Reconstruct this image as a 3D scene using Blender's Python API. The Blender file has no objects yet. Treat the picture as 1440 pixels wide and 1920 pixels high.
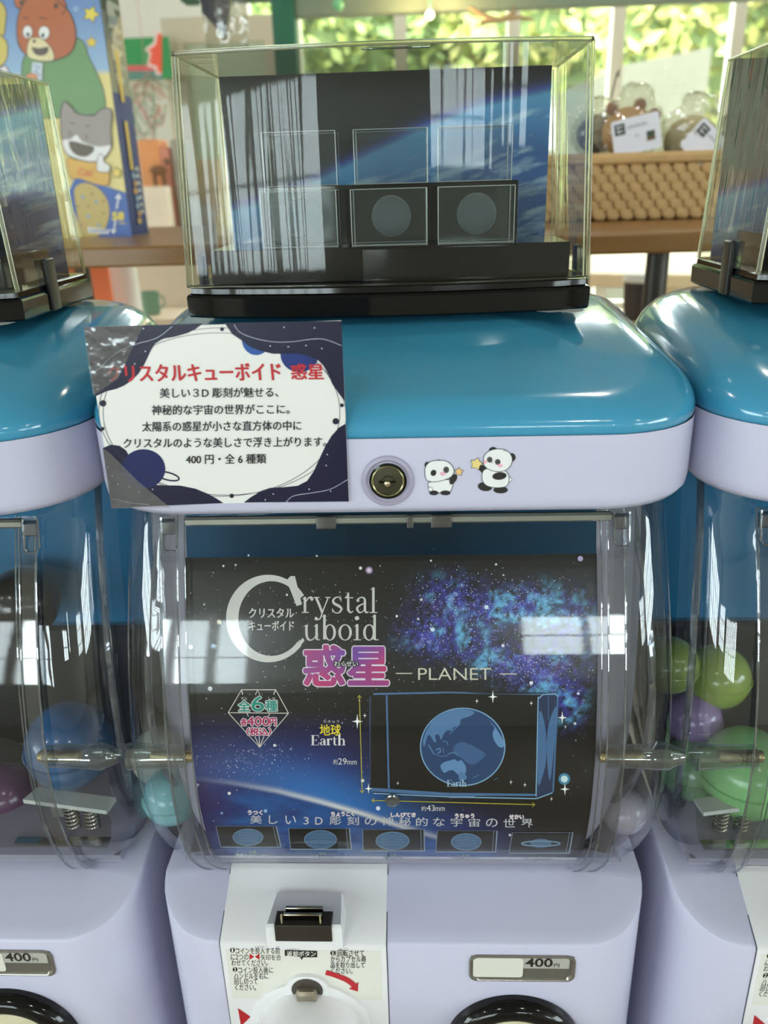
import bpy, bmesh, math, random
import numpy as np
from mathutils import Vector
from mathutils.geometry import tessellate_polygon
random.seed(7); rng = np.random.default_rng(7)
sc = bpy.context.scene
COL = bpy.data.collections.new('capsule_machine_shop'); sc.collection.children.link(COL)
H0 = 145.0      # lens height in cm; every length below is in cm measured from the lens, z up, y away
def W(x, y, z): return (x/100.0, y/100.0, (z+H0)/100.0)
# ---------------------------------------------------------------- camera
FPX = 1520.0; PITCH, YAW, ROLL = [math.radians(a) for a in (22.0, 2.6, 1.7)]
Fv = np.array([-math.sin(YAW)*math.cos(PITCH), math.cos(YAW)*math.cos(PITCH), -math.sin(PITCH)])
R0 = np.array([math.cos(YAW), math.sin(YAW), 0.0]); U0 = np.cross(R0, Fv)
Rv = R0*math.cos(ROLL)-U0*math.sin(ROLL); Uv = U0*math.cos(ROLL)+R0*math.sin(ROLL)
cam = bpy.data.cameras.new('camera'); cam_o = bpy.data.objects.new('camera', cam); COL.objects.link(cam_o)
from mathutils import Matrix
cam_o.matrix_world = Matrix(((Rv[0], Uv[0], -Fv[0], 0), (Rv[1], Uv[1], -Fv[1], 0), (Rv[2], Uv[2], -Fv[2], H0/100), (0, 0, 0, 1)))
cam.sensor_fit = 'VERTICAL'; cam.sensor_height = 36.0; cam.lens = FPX/1920*36.0; cam.clip_start = 0.01; cam.clip_end = 200
cam.dof.use_dof = True; cam.dof.focus_distance = 0.44; cam.dof.aperture_fstop = 8.5
sc.camera = cam_o
# ---------------------------------------------------------------- daylight, exposure
world = bpy.data.worlds.new('overcast_sky'); sc.world = world; world.use_nodes = True
wn = world.node_tree; bg = wn.nodes['Background']
tc = wn.nodes.new('ShaderNodeTexCoord'); sx = wn.nodes.new('ShaderNodeSeparateXYZ'); rp = wn.nodes.new('ShaderNodeValToRGB')
wn.links.new(tc.outputs['Generated'], sx.inputs[0]); wn.links.new(sx.outputs[2], rp.inputs[0]); wn.links.new(rp.outputs[0], bg.inputs[0])
rp.color_ramp.elements[0].color = (0.80, 0.87, 0.93, 1); rp.color_ramp.elements[1].color = (0.93, 0.96, 1.0, 1)
bg.inputs[1].default_value = 15.5
sc.view_settings.view_transform = 'Standard'; sc.view_settings.look = 'None'; sc.view_settings.gamma = 1; sc.view_settings.use_curve_mapping = False
sc.view_settings.exposure = 0.15
sc.cycles.max_bounces = 12; sc.cycles.transparent_max_bounces = 32; sc.cycles.diffuse_bounces = 4; sc.cycles.glossy_bounces = 6
sc.cycles.caustics_reflective = False; sc.cycles.caustics_refractive = False; sc.cycles.sample_clamp_indirect = 6.0
sc.cycles.use_denoising = True
def area(name, loc, size, power, col, rot, portal=False):
    l = bpy.data.lights.new(name, 'AREA'); l.shape = 'RECTANGLE'; l.size, l.size_y = size; l.energy = power; l.color = col
    o = bpy.data.objects.new(name, l); o.location = loc; o.rotation_euler = rot; COL.objects.link(o)
    if portal: l.cycles.is_portal = True
    return o
R90 = math.pi/2
area('back_window_portal', (-2.3, -4.44, 1.65), (2.4, 1.2), 1, (1, 1, 1), (R90, 0, 0), True)
area('back_window_portal', (1.08, -4.44, 1.95), (0.9, 0.6), 1, (1, 1, 1), (R90, 0, 0), True)
area('right_window_portal', (5.94, -2.3, 1.85), (3.2, 1.4), 1, (1, 1, 1), (0, R90, 0), True).rotation_euler = (R90, 0, R90)
area('left_window_portal', (-5.94, -2.3, 1.85), (3.2, 1.4), 1, (1, 1, 1), (R90, 0, -R90), True)
area('front_window_portal', (1.4, 3.95, 1.75), (4.3, 2.5), 1, (1, 1, 1), (-R90, 0, math.pi), True)
def spot_disk(loc, power, col):
    l = bpy.data.lights.new('ceiling_downlight', 'AREA'); l.shape = 'DISK'; l.size = 0.16; l.energy = power; l.color = col
    o = bpy.data.objects.new('ceiling_downlight', l); o.location = loc; COL.objects.link(o)
for x, y in ((-2.4, -1.6), (-0.9, -1.6), (0.8, -1.6), (2.3, -1.6)): spot_disk((x, y, 3.13), 5, (1.0, 0.97, 0.92))
for x, y in ((-3.4, 2.6), (-1.8, 2.6), (-1.6, 1.0), (0.6, 1.4)): spot_disk((x, y, 3.13), 7, (1.0, 0.9, 0.78))
# ---------------------------------------------------------------- photograph pixel -> point on a real surface
def rays(P):
    P = np.asarray(P, float).reshape(-1, 2)
    return Fv+np.outer((P[:, 0]-720)/FPX, Rv)+np.outer((960-P[:, 1])/FPX, Uv)
def on_y(Y):
    def f(P): d = rays(P); return d*(Y/d[:, 1])[:, None]
    return f
def at(px, py, Y): return on_y(Y)([(px, py)])[0]
def px_of(V):
    V = np.asarray(V, float); t = V@Fv
    return np.stack([720+FPX*(V@Rv)/t, 960-FPX*(V@Uv)/t], 1)
# ---------------------------------------------------------------- materials
def lin(c): 
    c = np.asarray(c, float)/255.0
    return tuple(np.where(c <= 0.04045, c/12.92, ((c+0.055)/1.055)**2.4))
MATS = {}
def mat(name, col, rough=0.5, metal=0.0, bump=0.0, scale=40.0, coat=0.0, var=0.0, stretch=None, emit=0.0, spec=0.5, sss=0.0):
    if name in MATS: return MATS[name]
    m = bpy.data.materials.new(name); m.use_nodes = True; nt = m.node_tree; b = nt.nodes['Principled BSDF']
    c = (*lin(col), 1); b.inputs['Base Color'].default_value = c; b.inputs['Roughness'].default_value = rough
    b.inputs['Metallic'].default_value = metal; b.inputs['Coat Weight'].default_value = coat; b.inputs['Coat Roughness'].default_value = 0.03
    b.inputs['Specular IOR Level'].default_value = spec
    if emit: b.inputs['Emission Color'].default_value = c; b.inputs['Emission Strength'].default_value = emit
    t = nt.nodes.new('ShaderNodeTexCoord'); mp = nt.nodes.new('ShaderNodeMapping'); n = nt.nodes.new('ShaderNodeTexNoise')
    nt.links.new(t.outputs['Object'], mp.inputs[0]); nt.links.new(mp.outputs[0], n.inputs['Vector'])
    n.inputs['Scale'].default_value = scale; n.inputs['Detail'].default_value = 4
    if stretch: mp.inputs['Scale'].default_value = stretch
    if var:
        mx = nt.nodes.new('ShaderNodeMix'); mx.data_type = 'RGBA'; k = 1-var
        mx.inputs[6].default_value = (c[0]*k, c[1]*k, c[2]*k, 1); mx.inputs[7].default_value = tuple(min(1, v*(1+var)) for v in c[:3])+(1,)
        nt.links.new(n.outputs['Fac'], mx.inputs[0]); nt.links.new(mx.outputs[2], b.inputs['Base Color'])
    if bump:
        bp = nt.nodes.new('ShaderNodeBump'); bp.inputs['Strength'].default_value = bump; bp.inputs['Distance'].default_value = 0.001
        nt.links.new(n.outputs['Fac'], bp.inputs['Height']); nt.links.new(bp.outputs[0], b.inputs['Normal'])
    MATS[name] = m; return m
def clear(name, tint=(250, 252, 250), f0=0.05, rough=0.02, bump=0.0, scale=30, stretch=None, milk=0.0, milkcol=(200, 200, 200), gain=1.0):
    """thin clear plastic sheet: passes light, mirrors by angle (same from either side)"""
    if name in MATS: return MATS[name]
    m = bpy.data.materials.new(name); m.use_nodes = True; nt = m.node_tree; nt.nodes.clear(); N = nt.nodes.new; L = nt.links.new
    out = N('ShaderNodeOutputMaterial'); tr = N('ShaderNodeBsdfTransparent'); gl = N('ShaderNodeBsdfGlossy'); mx = N('ShaderNodeMixShader')
    tr.inputs[0].default_value = (*lin(tint), 1); gl.inputs['Roughness'].default_value = rough; gl.inputs[0].default_value = (1, 1, 1, 1)
    lw = N('ShaderNodeLayerWeight'); lw.inputs[0].default_value = 0.5
    p = N('ShaderNodeMath'); p.operation = 'POWER'; p.inputs[1].default_value = 5.0; L(lw.outputs['Facing'], p.inputs[0])
    a = N('ShaderNodeMath'); a.operation = 'MULTIPLY_ADD'; a.inputs[1].default_value = 0.9*gain; a.inputs[2].default_value = f0; L(p.outputs[0], a.inputs[0])
    L(a.outputs[0], mx.inputs[0]); L(mx.outputs[0], out.inputs[0]); L(gl.outputs[0], mx.inputs[2])
    if milk:
        df = N('ShaderNodeBsdfDiffuse'); df.inputs[0].default_value = (*lin(milkcol), 1); m2 = N('ShaderNodeMixShader'); m2.inputs[0].default_value = milk
        L(tr.outputs[0], m2.inputs[1]); L(df.outputs[0], m2.inputs[2]); L(m2.outputs[0], mx.inputs[1])
    else: L(tr.outputs[0], mx.inputs[1])
    if bump:
        t = N('ShaderNodeTexCoord'); mp = N('ShaderNodeMapping'); n = N('ShaderNodeTexNoise'); bp = N('ShaderNodeBump')
        L(t.outputs['Object'], mp.inputs[0]); L(mp.outputs[0], n.inputs['Vector']); n.inputs['Scale'].default_value = scale
        if stretch: mp.inputs['Scale'].default_value = stretch
        bp.inputs['Strength'].default_value = bump; bp.inputs['Distance'].default_value = 0.002
        L(n.outputs['Fac'], bp.inputs['Height']); L(bp.outputs[0], gl.inputs['Normal'])
    MATS[name] = m; return m
def glass(name, col=(245, 250, 248), rough=0.03):
    if name in MATS: return MATS[name]
    m = mat(name, col, rough); b = m.node_tree.nodes['Principled BSDF']; b.inputs['Transmission Weight'].default_value = 1.0; b.inputs['IOR'].default_value = 1.45
    return m
def vcol(name, rough=0.5, bump=0.0, scale=200, spec=0.5, coat=0.0):
    if name in MATS: return MATS[name]
    m = mat(name, (128, 128, 128), rough, bump=bump, scale=scale, spec=spec, coat=coat); nt = m.node_tree
    a = nt.nodes.new('ShaderNodeAttribute'); a.attribute_name = 'Col'; nt.links.new(a.outputs['Color'], nt.nodes['Principled BSDF'].inputs['Base Color'])
    return m
LAV = mat('lavender_plastic', (204, 203, 227), 0.34, bump=0.02, scale=300)
BLUE = mat('glossy_blue_plastic', (66, 152, 190), 0.15, coat=0.45, bump=0.01, scale=20)
TEAL = mat('teal_rear_plastic', (18, 108, 152), 0.4, var=0.05)
WHITE = mat('white_plastic', (234, 233, 236), 0.3, bump=0.02, scale=200)
BLACK = mat('glossy_black_plastic', (8, 7, 7), 0.1, coat=0.1, bump=0.02, scale=30, spec=.35)
DARK = mat('dark_brown_metal', (62, 56, 50), 0.42, metal=0.5, bump=0.1, scale=400)
CHROME = mat('chrome', (190, 188, 180), 0.16, metal=1.0, bump=0.03, scale=60)
SEAM = mat('seam_shadow_grey', (90, 88, 100), 0.7, var=0.1)
CLEAR = clear('clear_drum_plastic', (240, 243, 246), 0.07, 0.012, bump=0.10, scale=14, stretch=(3, 3, 0.6), milk=0.012, milkcol=(190, 195, 205), gain=1.0)
COVER = clear('clear_cover_plastic', (247, 248, 248), 0.04, 0.03, gain=1.0)
CASEM = clear('clear_acrylic_case', (243, 245, 242), 0.023, 0.025, bump=0.30, scale=8, stretch=(7, 1, 0.15))
CASES = clear('clear_acrylic_side', (238, 240, 230), 0.10, 0.02, bump=0.3, scale=14, stretch=(4, 4, 0.7), milk=0.06, milkcol=(215, 212, 190))
EDGE = glass('acrylic_edge_gloss', (238, 238, 220), 0.14)
RIB = clear('clear_plastic_rib', (196, 202, 206), 0.16, 0.05, milk=0.05, milkcol=(170, 180, 185))
# ---------------------------------------------------------------- mesh building
class MB:
    def __init__(s): s.v = []; s.f = []; s.c = []
    def add(s, V, F):
        b = len(s.v); s.v += [tuple(map(float, p)) for p in V]; s.f += [tuple(i+b for i in f) for f in F]; return s
    def box(s, x0, x1, y0, y1, z0, z1, bev=0.0):
        if bev <= 0:
            V = [(x, y, z) for z in (z0, z1) for y in (y0, y1) for x in (x0, x1)]
            return s.add(V, [(0, 2, 3, 1), (4, 5, 7, 6), (0, 1, 5, 4), (2, 6, 7, 3), (0, 4, 6, 2), (1, 3, 7, 5)])
        rs = [rr(x0+bev, x1-bev, y0+bev, y1-bev, bev*.5, z0, 3), rr(x0, x1, y0, y1, bev, z0+bev, 3), rr(x0, x1, y0, y1, bev, z1-bev, 3), rr(x0+bev, x1-bev, y0+bev, y1-bev, bev*.5, z1, 3)]
        return s.loft(rs, True, True)
    def loft(s, rings, cap0=False, cap1=False, closed=True):
        n = len(rings[0]); V = [p for r in rings for p in r]; F = []
        for k in range(len(rings)-1):
            for i in range(n if closed else n-1):
                j = (i+1) % n; F.append((k*n+i, k*n+j, (k+1)*n+j, (k+1)*n+i))
        if cap0: F.append(tuple(range(n-1, -1, -1)))
        if cap1: F.append(tuple((len(rings)-1)*n+i for i in range(n)))
        return s.add(V, F)
    def lathe(s, c, prof, axis='z', n=32, cap0=True, cap1=True, sx=1.0):
        rings = []
        for r, h in prof:
            ring = []
            for i in range(n):
                a = 2*math.pi*i/n; u, v = r*math.cos(a)*sx, r*math.sin(a)
                if axis == 'z': ring.append((c[0]+u, c[1]+v, c[2]+h))
                elif axis == 'y': ring.append((c[0]+u, c[1]+h, c[2]+v))
                else: ring.append((c[0]+h, c[1]+u, c[2]+v))
            rings.append(ring)
        return s.loft(rings, cap0, cap1)
    def tube(s, path, r, n=8, closed=False):
        P = [Vector(p) for p in path]; m = len(P); rings = []
        up = Vector((0.13, 0.31, 0.94))
        for i, p in enumerate(P):
            t = (P[(i+1) % m]-P[i-1]) if closed or 0 < i < m-1 else (P[1]-P[0] if i == 0 else P[-1]-P[-2])
            t.normalize(); a = t.cross(up)
            if a.length < 1e-3: a = t.cross(Vector((1, 0, 0)))
            a.normalize(); b = t.cross(a); rad = r[i] if isinstance(r, (list, tuple)) else r
            rings.append([tuple(p+a*(rad*math.cos(2*math.pi*k/n))+b*(rad*math.sin(2*math.pi*k/n))) for k in range(n)])
        if closed: rings.append(rings[0])
        return s.loft(rings, not closed, not closed)
    def prism(s, poly, a0, a1, plane='xz'):
        """polygon in a plane, extruded along the remaining axis"""
        def P(u, v, w): return {'xz': (u, w, v), 'xy': (u, v, w), 'yz': (w, u, v)}[plane]
        n = len(poly); V = [P(u, v, a0) for u, v in poly]+[P(u, v, a1) for u, v in poly]
        return s.add(V, [tuple(range(n)), tuple(range(2*n-1, n-1, -1))]+[(i, n+i, n+(i+1) % n, (i+1) % n) for i in range(n)])
    def ball(s, c, r, n=20, m=12, e=(1, 1, 1), v0=0.0, v1=1.0):
        rings = []
        for k in range(m+1):
            a = math.pi*(v0+(v1-v0)*k/m); z = -math.cos(a); q = max(math.sin(a), 1e-3)
            rings.append([(c[0]+r*e[0]*q*math.cos(2*math.pi*i/n), c[1]+r*e[1]*q*math.sin(2*math.pi*i/n), c[2]+r*e[2]*z) for i in range(n)])
        return s.loft(rings, v0 <= 0, v1 >= 1)
def rr(x0, x1, y0, y1, R, z=0.0, n=6):
    R = min(R, (x1-x0)/2-1e-3, (y1-y0)/2-1e-3); R = max(R, 1e-3); out = []
    for cx, cy, a0 in ((x1-R, y0+R, -90), (x1-R, y1-R, 0), (x0+R, y1-R, 90), (x0+R, y0+R, 180)):
        for i in range(n+1):
            a = math.radians(a0+90*i/n); X, Y = cx+R*math.cos(a), cy+R*math.sin(a)
            out.append((X, Y, z(X, Y) if callable(z) else z))
    return out
ORG = {}
def tag(o, label=None, cat=None, group=None, kind=None):
    if label: o['label'] = label
    if cat: o['category'] = cat
    if group: o['group'] = group
    if kind: o['kind'] = kind
    return o
def thing(name, label, cat, base, group=None):
    o = bpy.data.objects.new(name, None); o.empty_display_size = 0.02; o.location = W(*base); COL.objects.link(o); ORG[o.name] = tuple(base)
    return tag(o, label, cat, group)
def obj(name, mb, m, parent=None, smooth=True, angle=38, label=None, base=None, colors=None, kind=None):
    V = np.array(mb.v, float).reshape(-1, 3)
    if parent is not None: org = ORG[parent.name]
    elif base is not None: org = base
    else: org = ((V[:, 0].min()+V[:, 0].max())/2, (V[:, 1].min()+V[:, 1].max())/2, V[:, 2].min())
    me = bpy.data.meshes.new(name); me.from_pydata(((V-np.array(org))/100).tolist(), [], mb.f); me.update()
    if m: me.materials.append(m)
    bm = bmesh.new(); bm.from_mesh(me)
    if smooth: bmesh.ops.recalc_face_normals(bm, faces=bm.faces)
    bm.to_mesh(me); bm.free()
    if smooth:
        me.shade_smooth(); me.set_sharp_from_angle(angle=math.radians(angle))
    if colors is not None:
        at_ = me.color_attributes.new('Col', 'FLOAT_COLOR', 'POINT')
        c = np.ones((len(V), 4)); c[:, :3] = colors; at_.data.foreach_set('color', c.ravel())
    o = bpy.data.objects.new(name, me); COL.objects.link(o)
    if parent is not None: o.parent = parent
    else: o.location = W(*org)
    ORG[o.name] = tuple(org)
    if label: o['label'] = label
    if kind: o['kind'] = kind
    return o
def copy_tree(o, parent=None, skip=()):
    c = o.copy(); COL.objects.link(c); c.parent = parent; ORG[c.name] = ORG[o.name]
    for ch in list(o.children):
        if ch.name.split('.')[0] not in skip: copy_tree(ch, c, skip)
    return c
def struct(name, mb, m, **k): return tag(obj(name, mb, m, smooth=False, **k), kind='structure')
# ---------------------------------------------------------------- flat print: shapes given as measured in the photograph, laid on the real surface
def catmull(P, n=6, closed=True):
    P = np.asarray(P, float); m = len(P); out = []
    for i in range(m if closed else m-1):
        p0, p1, p2, p3 = (P[(i-1) % m], P[i], P[(i+1) % m], P[(i+2) % m]) if closed else (P[max(i-1, 0)], P[i], P[i+1], P[min(i+2, m-1)])
        for k in range(n):
            t = k/n; out.append(0.5*((2*p1)+(-p0+p2)*t+(2*p0-5*p1+4*p2-p3)*t*t+(-p0+3*p1-3*p2+p3)*t**3))
    if not closed: out.append(P[-1])
    return [tuple(p) for p in out]
class Print:
    """collects flat coloured shapes; emit() lays them on a surface as one mesh"""
    def __init__(s): s.V = []; s.F = []; s.C = []; s.K = []; s.n = 0; s.eps = .0004
    def _add(s, V, F, c):
        b = len(s.V); s.V += [tuple(p) for p in V]; s.F += [tuple(i+b for i in f) for f in F]
        s.C += [tuple(lin(c(p) if callable(c) else c)) for p in V]; s.K += [s.n]*len(V); s.n += 1; return s
    def poly(s, P, c, smooth=0):
        if smooth: P = catmull(P, smooth)
        P = [tuple(p) for p in P]
        T = tessellate_polygon([[Vector((p[0], p[1], 0)) for p in P]])
        return s._add(P, [tuple(t) for t in T], c)
    def ell(s, cx, cy, rx, ry, c, rot=0, n=28):
        ca, sa = math.cos(math.radians(rot)), math.sin(math.radians(rot))
        P = [(cx+rx*math.cos(2*math.pi*i/n)*ca-ry*math.sin(2*math.pi*i/n)*sa, cy+rx*math.cos(2*math.pi*i/n)*sa+ry*math.sin(2*math.pi*i/n)*ca) for i in range(n)]
        return s._add([(cx, cy)]+P, [(0, i+1, (i+1) % n+1) for i in range(n)], c)
    def line(s, P, w, c, closed=False, smooth=0):
        if smooth: P = catmull(P, smooth, closed)
        P = np.asarray(P, float); n = len(P)
        ws = np.full(n, w, float) if np.isscalar(w) else np.interp(np.linspace(0, 1, n), np.linspace(0, 1, len(w)), w)
        V = []
        for i in range(n):
            d = (P[(i+1) % n]-P[i-1]) if closed or 0 < i < n-1 else (P[1]-P[0] if i == 0 else P[-1]-P[-2])
            d = d/(np.hypot(*d)+1e-9); nn = np.array([-d[1], d[0]])*ws[i]/2; V += [P[i]+nn, P[i]-nn]
        return s._add(V, [(2*i, 2*i+1, (2*i+3) % (2*n), (2*i+2) % (2*n)) for i in range(n if closed else n-1)], c)
    def ring(s, cx, cy, rx, ry, w, c, rot=0, a0=0, a1=360, n=36):
        ca, sa = math.cos(math.radians(rot)), math.sin(math.radians(rot)); P = []
        for i in range(n+1):
            a = math.radians(a0+(a1-a0)*i/n); u, v = rx*math.cos(a), ry*math.sin(a); P.append((cx+u*ca-v*sa, cy+u*sa+v*ca))
        return s.line(P[:-1] if a1-a0 == 360 else P, w, c, closed=(a1-a0 == 360))
    def star(s, cx, cy, r, c, k=0.45, n=5, rot=-90):
        return s.poly([(cx+(r if i % 2 == 0 else r*k)*math.cos(math.radians(rot+180*i/n)), cy+(r if i % 2 == 0 else r*k)*math.sin(math.radians(rot+180*i/n))) for i in range(2*n)], c)
    def text(s, body, x0, y0, x1, y1, c, bold=0.0, skew=0.0, keep=False, slope=0.0, halo=0.0):
        """letters filling the box x0..x1, y0..y1"""
        shift = 0.0
        if bold > .008 and any(ord(q) > 0x2000 for q in body): shift = bold*1.15; bold = 0.0
        V, F = glyphs(body, bold); V = V.copy(); lo, hi = V.min(0), V.max(0)
        U = (V-lo)/(hi-lo); X = x0+U[:, 0]*(x1-x0)+skew*U[:, 1]; Y = y1-U[:, 1]*(y1-y0)+slope*(X-x0)
        h = abs(y1-y0)
        if halo:
            for k in range(10): a = 2*math.pi*k/10; s._add(np.stack([X+halo*math.cos(a), Y+halo*math.sin(a)], 1), F, c); s.n -= .7
            s.n += 1; return s
        if shift:
            for dx, dy in ((shift, 0), (-shift, 0), (0, shift), (0, -shift)): s._add(np.stack([X+dx*h, Y+dy*h*.6], 1), F, c); s.n -= .7
            s.n += 1; return s
        return s._add(np.stack([X, Y], 1), F, c)
    def emit(s, name, surf, m, parent=None, lift=0.012, cut=0, label=None, ax=1, sg=-1, kind=None):
        V, F, C, K = np.array(s.V), s.F, np.array(s.C), np.array(s.K)
        if cut:
            bm = bmesh.new(); cl = bm.verts.layers.float_color.new('c'); kl = bm.verts.layers.float.new('k')
            vs = [bm.verts.new((p[0], p[1], 0)) for p in V]
            for v, c, k_ in zip(vs, C, K): v[cl] = (*c, 1); v[kl] = k_
            for f in F:
                try: bm.faces.new([vs[i] for i in f])
                except ValueError: pass
            y = math.ceil(V[:, 1].min()/cut)*cut
            while y < V[:, 1].max():
                fs = [e for e in bm.edges if (e.verts[0].co.y-y)*(e.verts[1].co.y-y) < 0]
                if fs:
                    g = set(fs)
                    for e in fs: g.update(e.verts); g.update(e.link_faces)
                    bmesh.ops.bisect_plane(bm, geom=list(g), plane_co=(0, y, 0), plane_no=(0, 1, 0))
                y += cut
            bm.verts.ensure_lookup_table(); bm.verts.index_update()
            V = np.array([(v.co.x, v.co.y) for v in bm.verts]); C = np.array([tuple(v[cl])[:3] for v in bm.verts]); K = np.array([v[kl] for v in bm.verts]); F = [tuple(v.index for v in f.verts) for f in bm.faces]; bm.free()
        P = surf(V); P[:, ax] += sg*(lift+K*(s.eps if s.n < 300 else 0))
        mb = MB(); mb.v = [tuple(p) for p in P]; mb.f = F
        return obj(name, mb, m, parent, smooth=False, colors=C, label=label, kind=kind)
GC = {}
def glyphs(body, bold=0.0):
    k = (body, bold)
    if k not in GC:
        cu = bpy.data.curves.new('t', 'FONT'); cu.body = body; cu.offset = bold; cu.resolution_u = 3; cu.fill_mode = 'FRONT'
        o = bpy.data.objects.new('t', cu); sc.collection.objects.link(o); dg = bpy.context.evaluated_depsgraph_get(); dg.update()
        me = o.evaluated_get(dg).to_mesh(); V = np.array([v.co[:2] for v in me.vertices]); F = [tuple(p.vertices) for p in me.polygons]
        o.evaluated_get(dg).to_mesh_clear(); bpy.data.objects.remove(o); bpy.data.curves.remove(cu); GC[k] = (V, F)
    return GC[k]
INK = vcol('printed_ink', 0.45); GLOSSINK = vcol('glossy_print', 0.22, spec=0.5)
# ================================================================ the room
PLASTER = mat('cream_plaster', (224, 220, 210), 0.8, bump=0.1, scale=60, var=0.04)
CEIL = mat('ceiling_board', (168, 168, 162), 0.9, bump=0.1, scale=80, var=0.03)
FLOOR = mat('floor_tile', (158, 146, 128), 0.35, var=0.12, scale=3)
FRAME = mat('window_frame_cream', (228, 222, 205), 0.5, bump=0.05)
PANE = clear('window_pane_glass', (248, 252, 250), 0.04, 0.01)
struct('floor', MB().box(-600, 600, -460, 410, -150, -H0), FLOOR)
struct('ceiling', MB().box(-600, 600, -460, 410, 170, 176), CEIL)
for nm, x in (('wall_left', -606), ('wall_right', 600)):
    mb = MB()
    for y0, y1, z0, z1 in ((-460, -390, -H0, 170), (-70, 410, -H0, 170), (-390, -70, -H0, -30), (-390, -70, 110, 170)): mb.box(x, x+6, y0, y1, z0, z1)
    struct(nm, mb, PLASTER)
def wall_with_openings(name, y0, y1, x0, x1, holes, m):
    mb = MB(); xs = x0
    for hx0, hx1, hz0, hz1 in sorted(holes):
        mb.box(xs, hx0, y0, y1, -H0, 170); mb.box(hx0, hx1, y0, y1, -H0, hz0); mb.box(hx0, hx1, y0, y1, hz1, 170); xs = hx1
    mb.box(xs, x1, y0, y1, -H0, 170); return struct(name, mb, m)
def window(name, y, x0, x1, z0, z1, nx, nz, w=5.0, d=6.0, m=FRAME, bars=2.2, mull=None):
    fr = MB(); fr.box(x0, x1, y-d/2, y+d/2, z0, z0+w); fr.box(x0, x1, y-d/2, y+d/2, z1-w, z1)
    fr.box(x0, x0+w, y-d/2, y+d/2, z0+w, z1-w); fr.box(x1-w, x1, y-d/2, y+d/2, z0+w, z1-w)
    root = struct(name, fr, m)
    xs = mull if mull else [x0+(x1-x0)*k/nx for k in range(1, nx)]
    for x in xs: obj('mullion', MB().box(x-bars, x+bars, y-d/2+.5, y+d/2-.5, z0+w, z1-w), m, root, smooth=False)
    for k in range(1, nz):
        z = z0+(z1-z0)*k/nz; obj('glazing_bar', MB().box(x0+w, x1-w, y-1, y+1, z-1, z+1), m, root, smooth=False)
    e = [x0+w]+xs+[x1-w]
    for a, b in zip(e[:-1], e[1:]): obj('pane', MB().box(a, b, y-.2, y+.2, z0+w, z1-w), PANE, root, smooth=False)
    return root
wall_with_openings('wall_back', -456, -450, -600, 600, [(-585, -400, 5, 95), (-350, -110, -40, 80), (64, 152, 20, 82), (182, 204, 35, 110), (420, 585, 5, 95)], PLASTER)
window('window_3', -453, -350, -110, -40, 80, 9, 2, w=3, bars=3.2)
window('window_4', -453, 64, 152, 20, 82, 2, 2, w=3)
window('window_8', -453, 420, 585, 5, 95, 5, 3, w=3)
window('window_9', -453, -585, -400, 5, 95, 5, 3, w=3)
window('window_5', -453, 182, 204, 35, 110, 1, 2, w=3)
wall_with_openings('wall_front', 400, 406, -600, 600, [(-75, 360, -60, 150)], PLASTER)
window('window_1', 403, -75, 360, -60, 150, 8, 1, mull=[-51, -5, 43.6, 88, 138.5, 190, 245, 300], bars=2.7)
for nm, x in (('window_6', -603), ('window_7', 603)):
    fr = MB()
    for y0, y1, z0, z1 in ((-390, -70, -30, -25), (-390, -70, 105, 110), (-390, -385, -25, 105), (-75, -70, -25, 105)): fr.box(x-3, x+3, y0, y1, z0, z1)
    root = struct(nm, fr, FRAME); ys = [-385]+[-390+320*k/6 for k in range(1, 6)]+[-75]
    for y in ys[1:-1]: obj('mullion', MB().box(x-2, x+2, y-3, y+3, -25, 105), FRAME, root, smooth=False)
    for z in (15, 60): obj('glazing_bar', MB().box(x-1.5, x+1.5, -385, -75, z-1.5, z+1.5), FRAME, root, smooth=False)
    for a, b in zip(ys[:-1], ys[1:]): obj('pane', MB().box(x-.2, x+.2, a, b, -25, 105), PANE, root, smooth=False)
# paper-bright panes on the left of the far wall
root = window('window_2', 397, -330, -140, -5, 130, 4, 4, w=4, d=3)
obj('paper_screen', MB().box(-326, -144, 398.6, 399.6, -1, 126), mat('frosted_white_panel', (238, 238, 228), 0.8, bump=0.05), root, smooth=False)
# ================================================================ one capsule machine (the middle one, measured), copied for its neighbours
CX = -1.35
PZ = np.array([-43, -41, -39.5, -38.1, -36.6, -35, -33.5, -32, -30, -28.5, -25.4, -22, -18.44, -15])
PY = np.array([43.5, 41, 39.1, 37.95, 37.05, 36.55, 36.2, 36.05, 36.08, 36.2, 36.8, 37.9, 39.3, 40.9])
def ps_(z):   # smooth profile of the bulging front (poster), y against z
    zz = np.asarray(z, float); return (np.interp(zz-.7, PZ, PY)+np.interp(zz, PZ, PY)*2+np.interp(zz+.7, PZ, PY))/4
def poster_surf(P, off=0.0):
    d = rays(P); lo = np.full(len(d), 25.0); hi = np.full(len(d), 60.0)
    for _ in range(36):
        t = (lo+hi)/2; g = d[:, 1]*t-(ps_(d[:, 2]*t)+off); hi = np.where(g > 0, t, hi); lo = np.where(g > 0, lo, t)
    return d*((lo+hi)/2)[:, None]
def fy(z): return float(ps_(z))-0.45
M = thing('capsule_machine', 'lavender and blue capsule toy machine in the middle, with the black poster', 'vending machine', (CX, 46, -66), 'capsule machines in a row')
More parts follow.
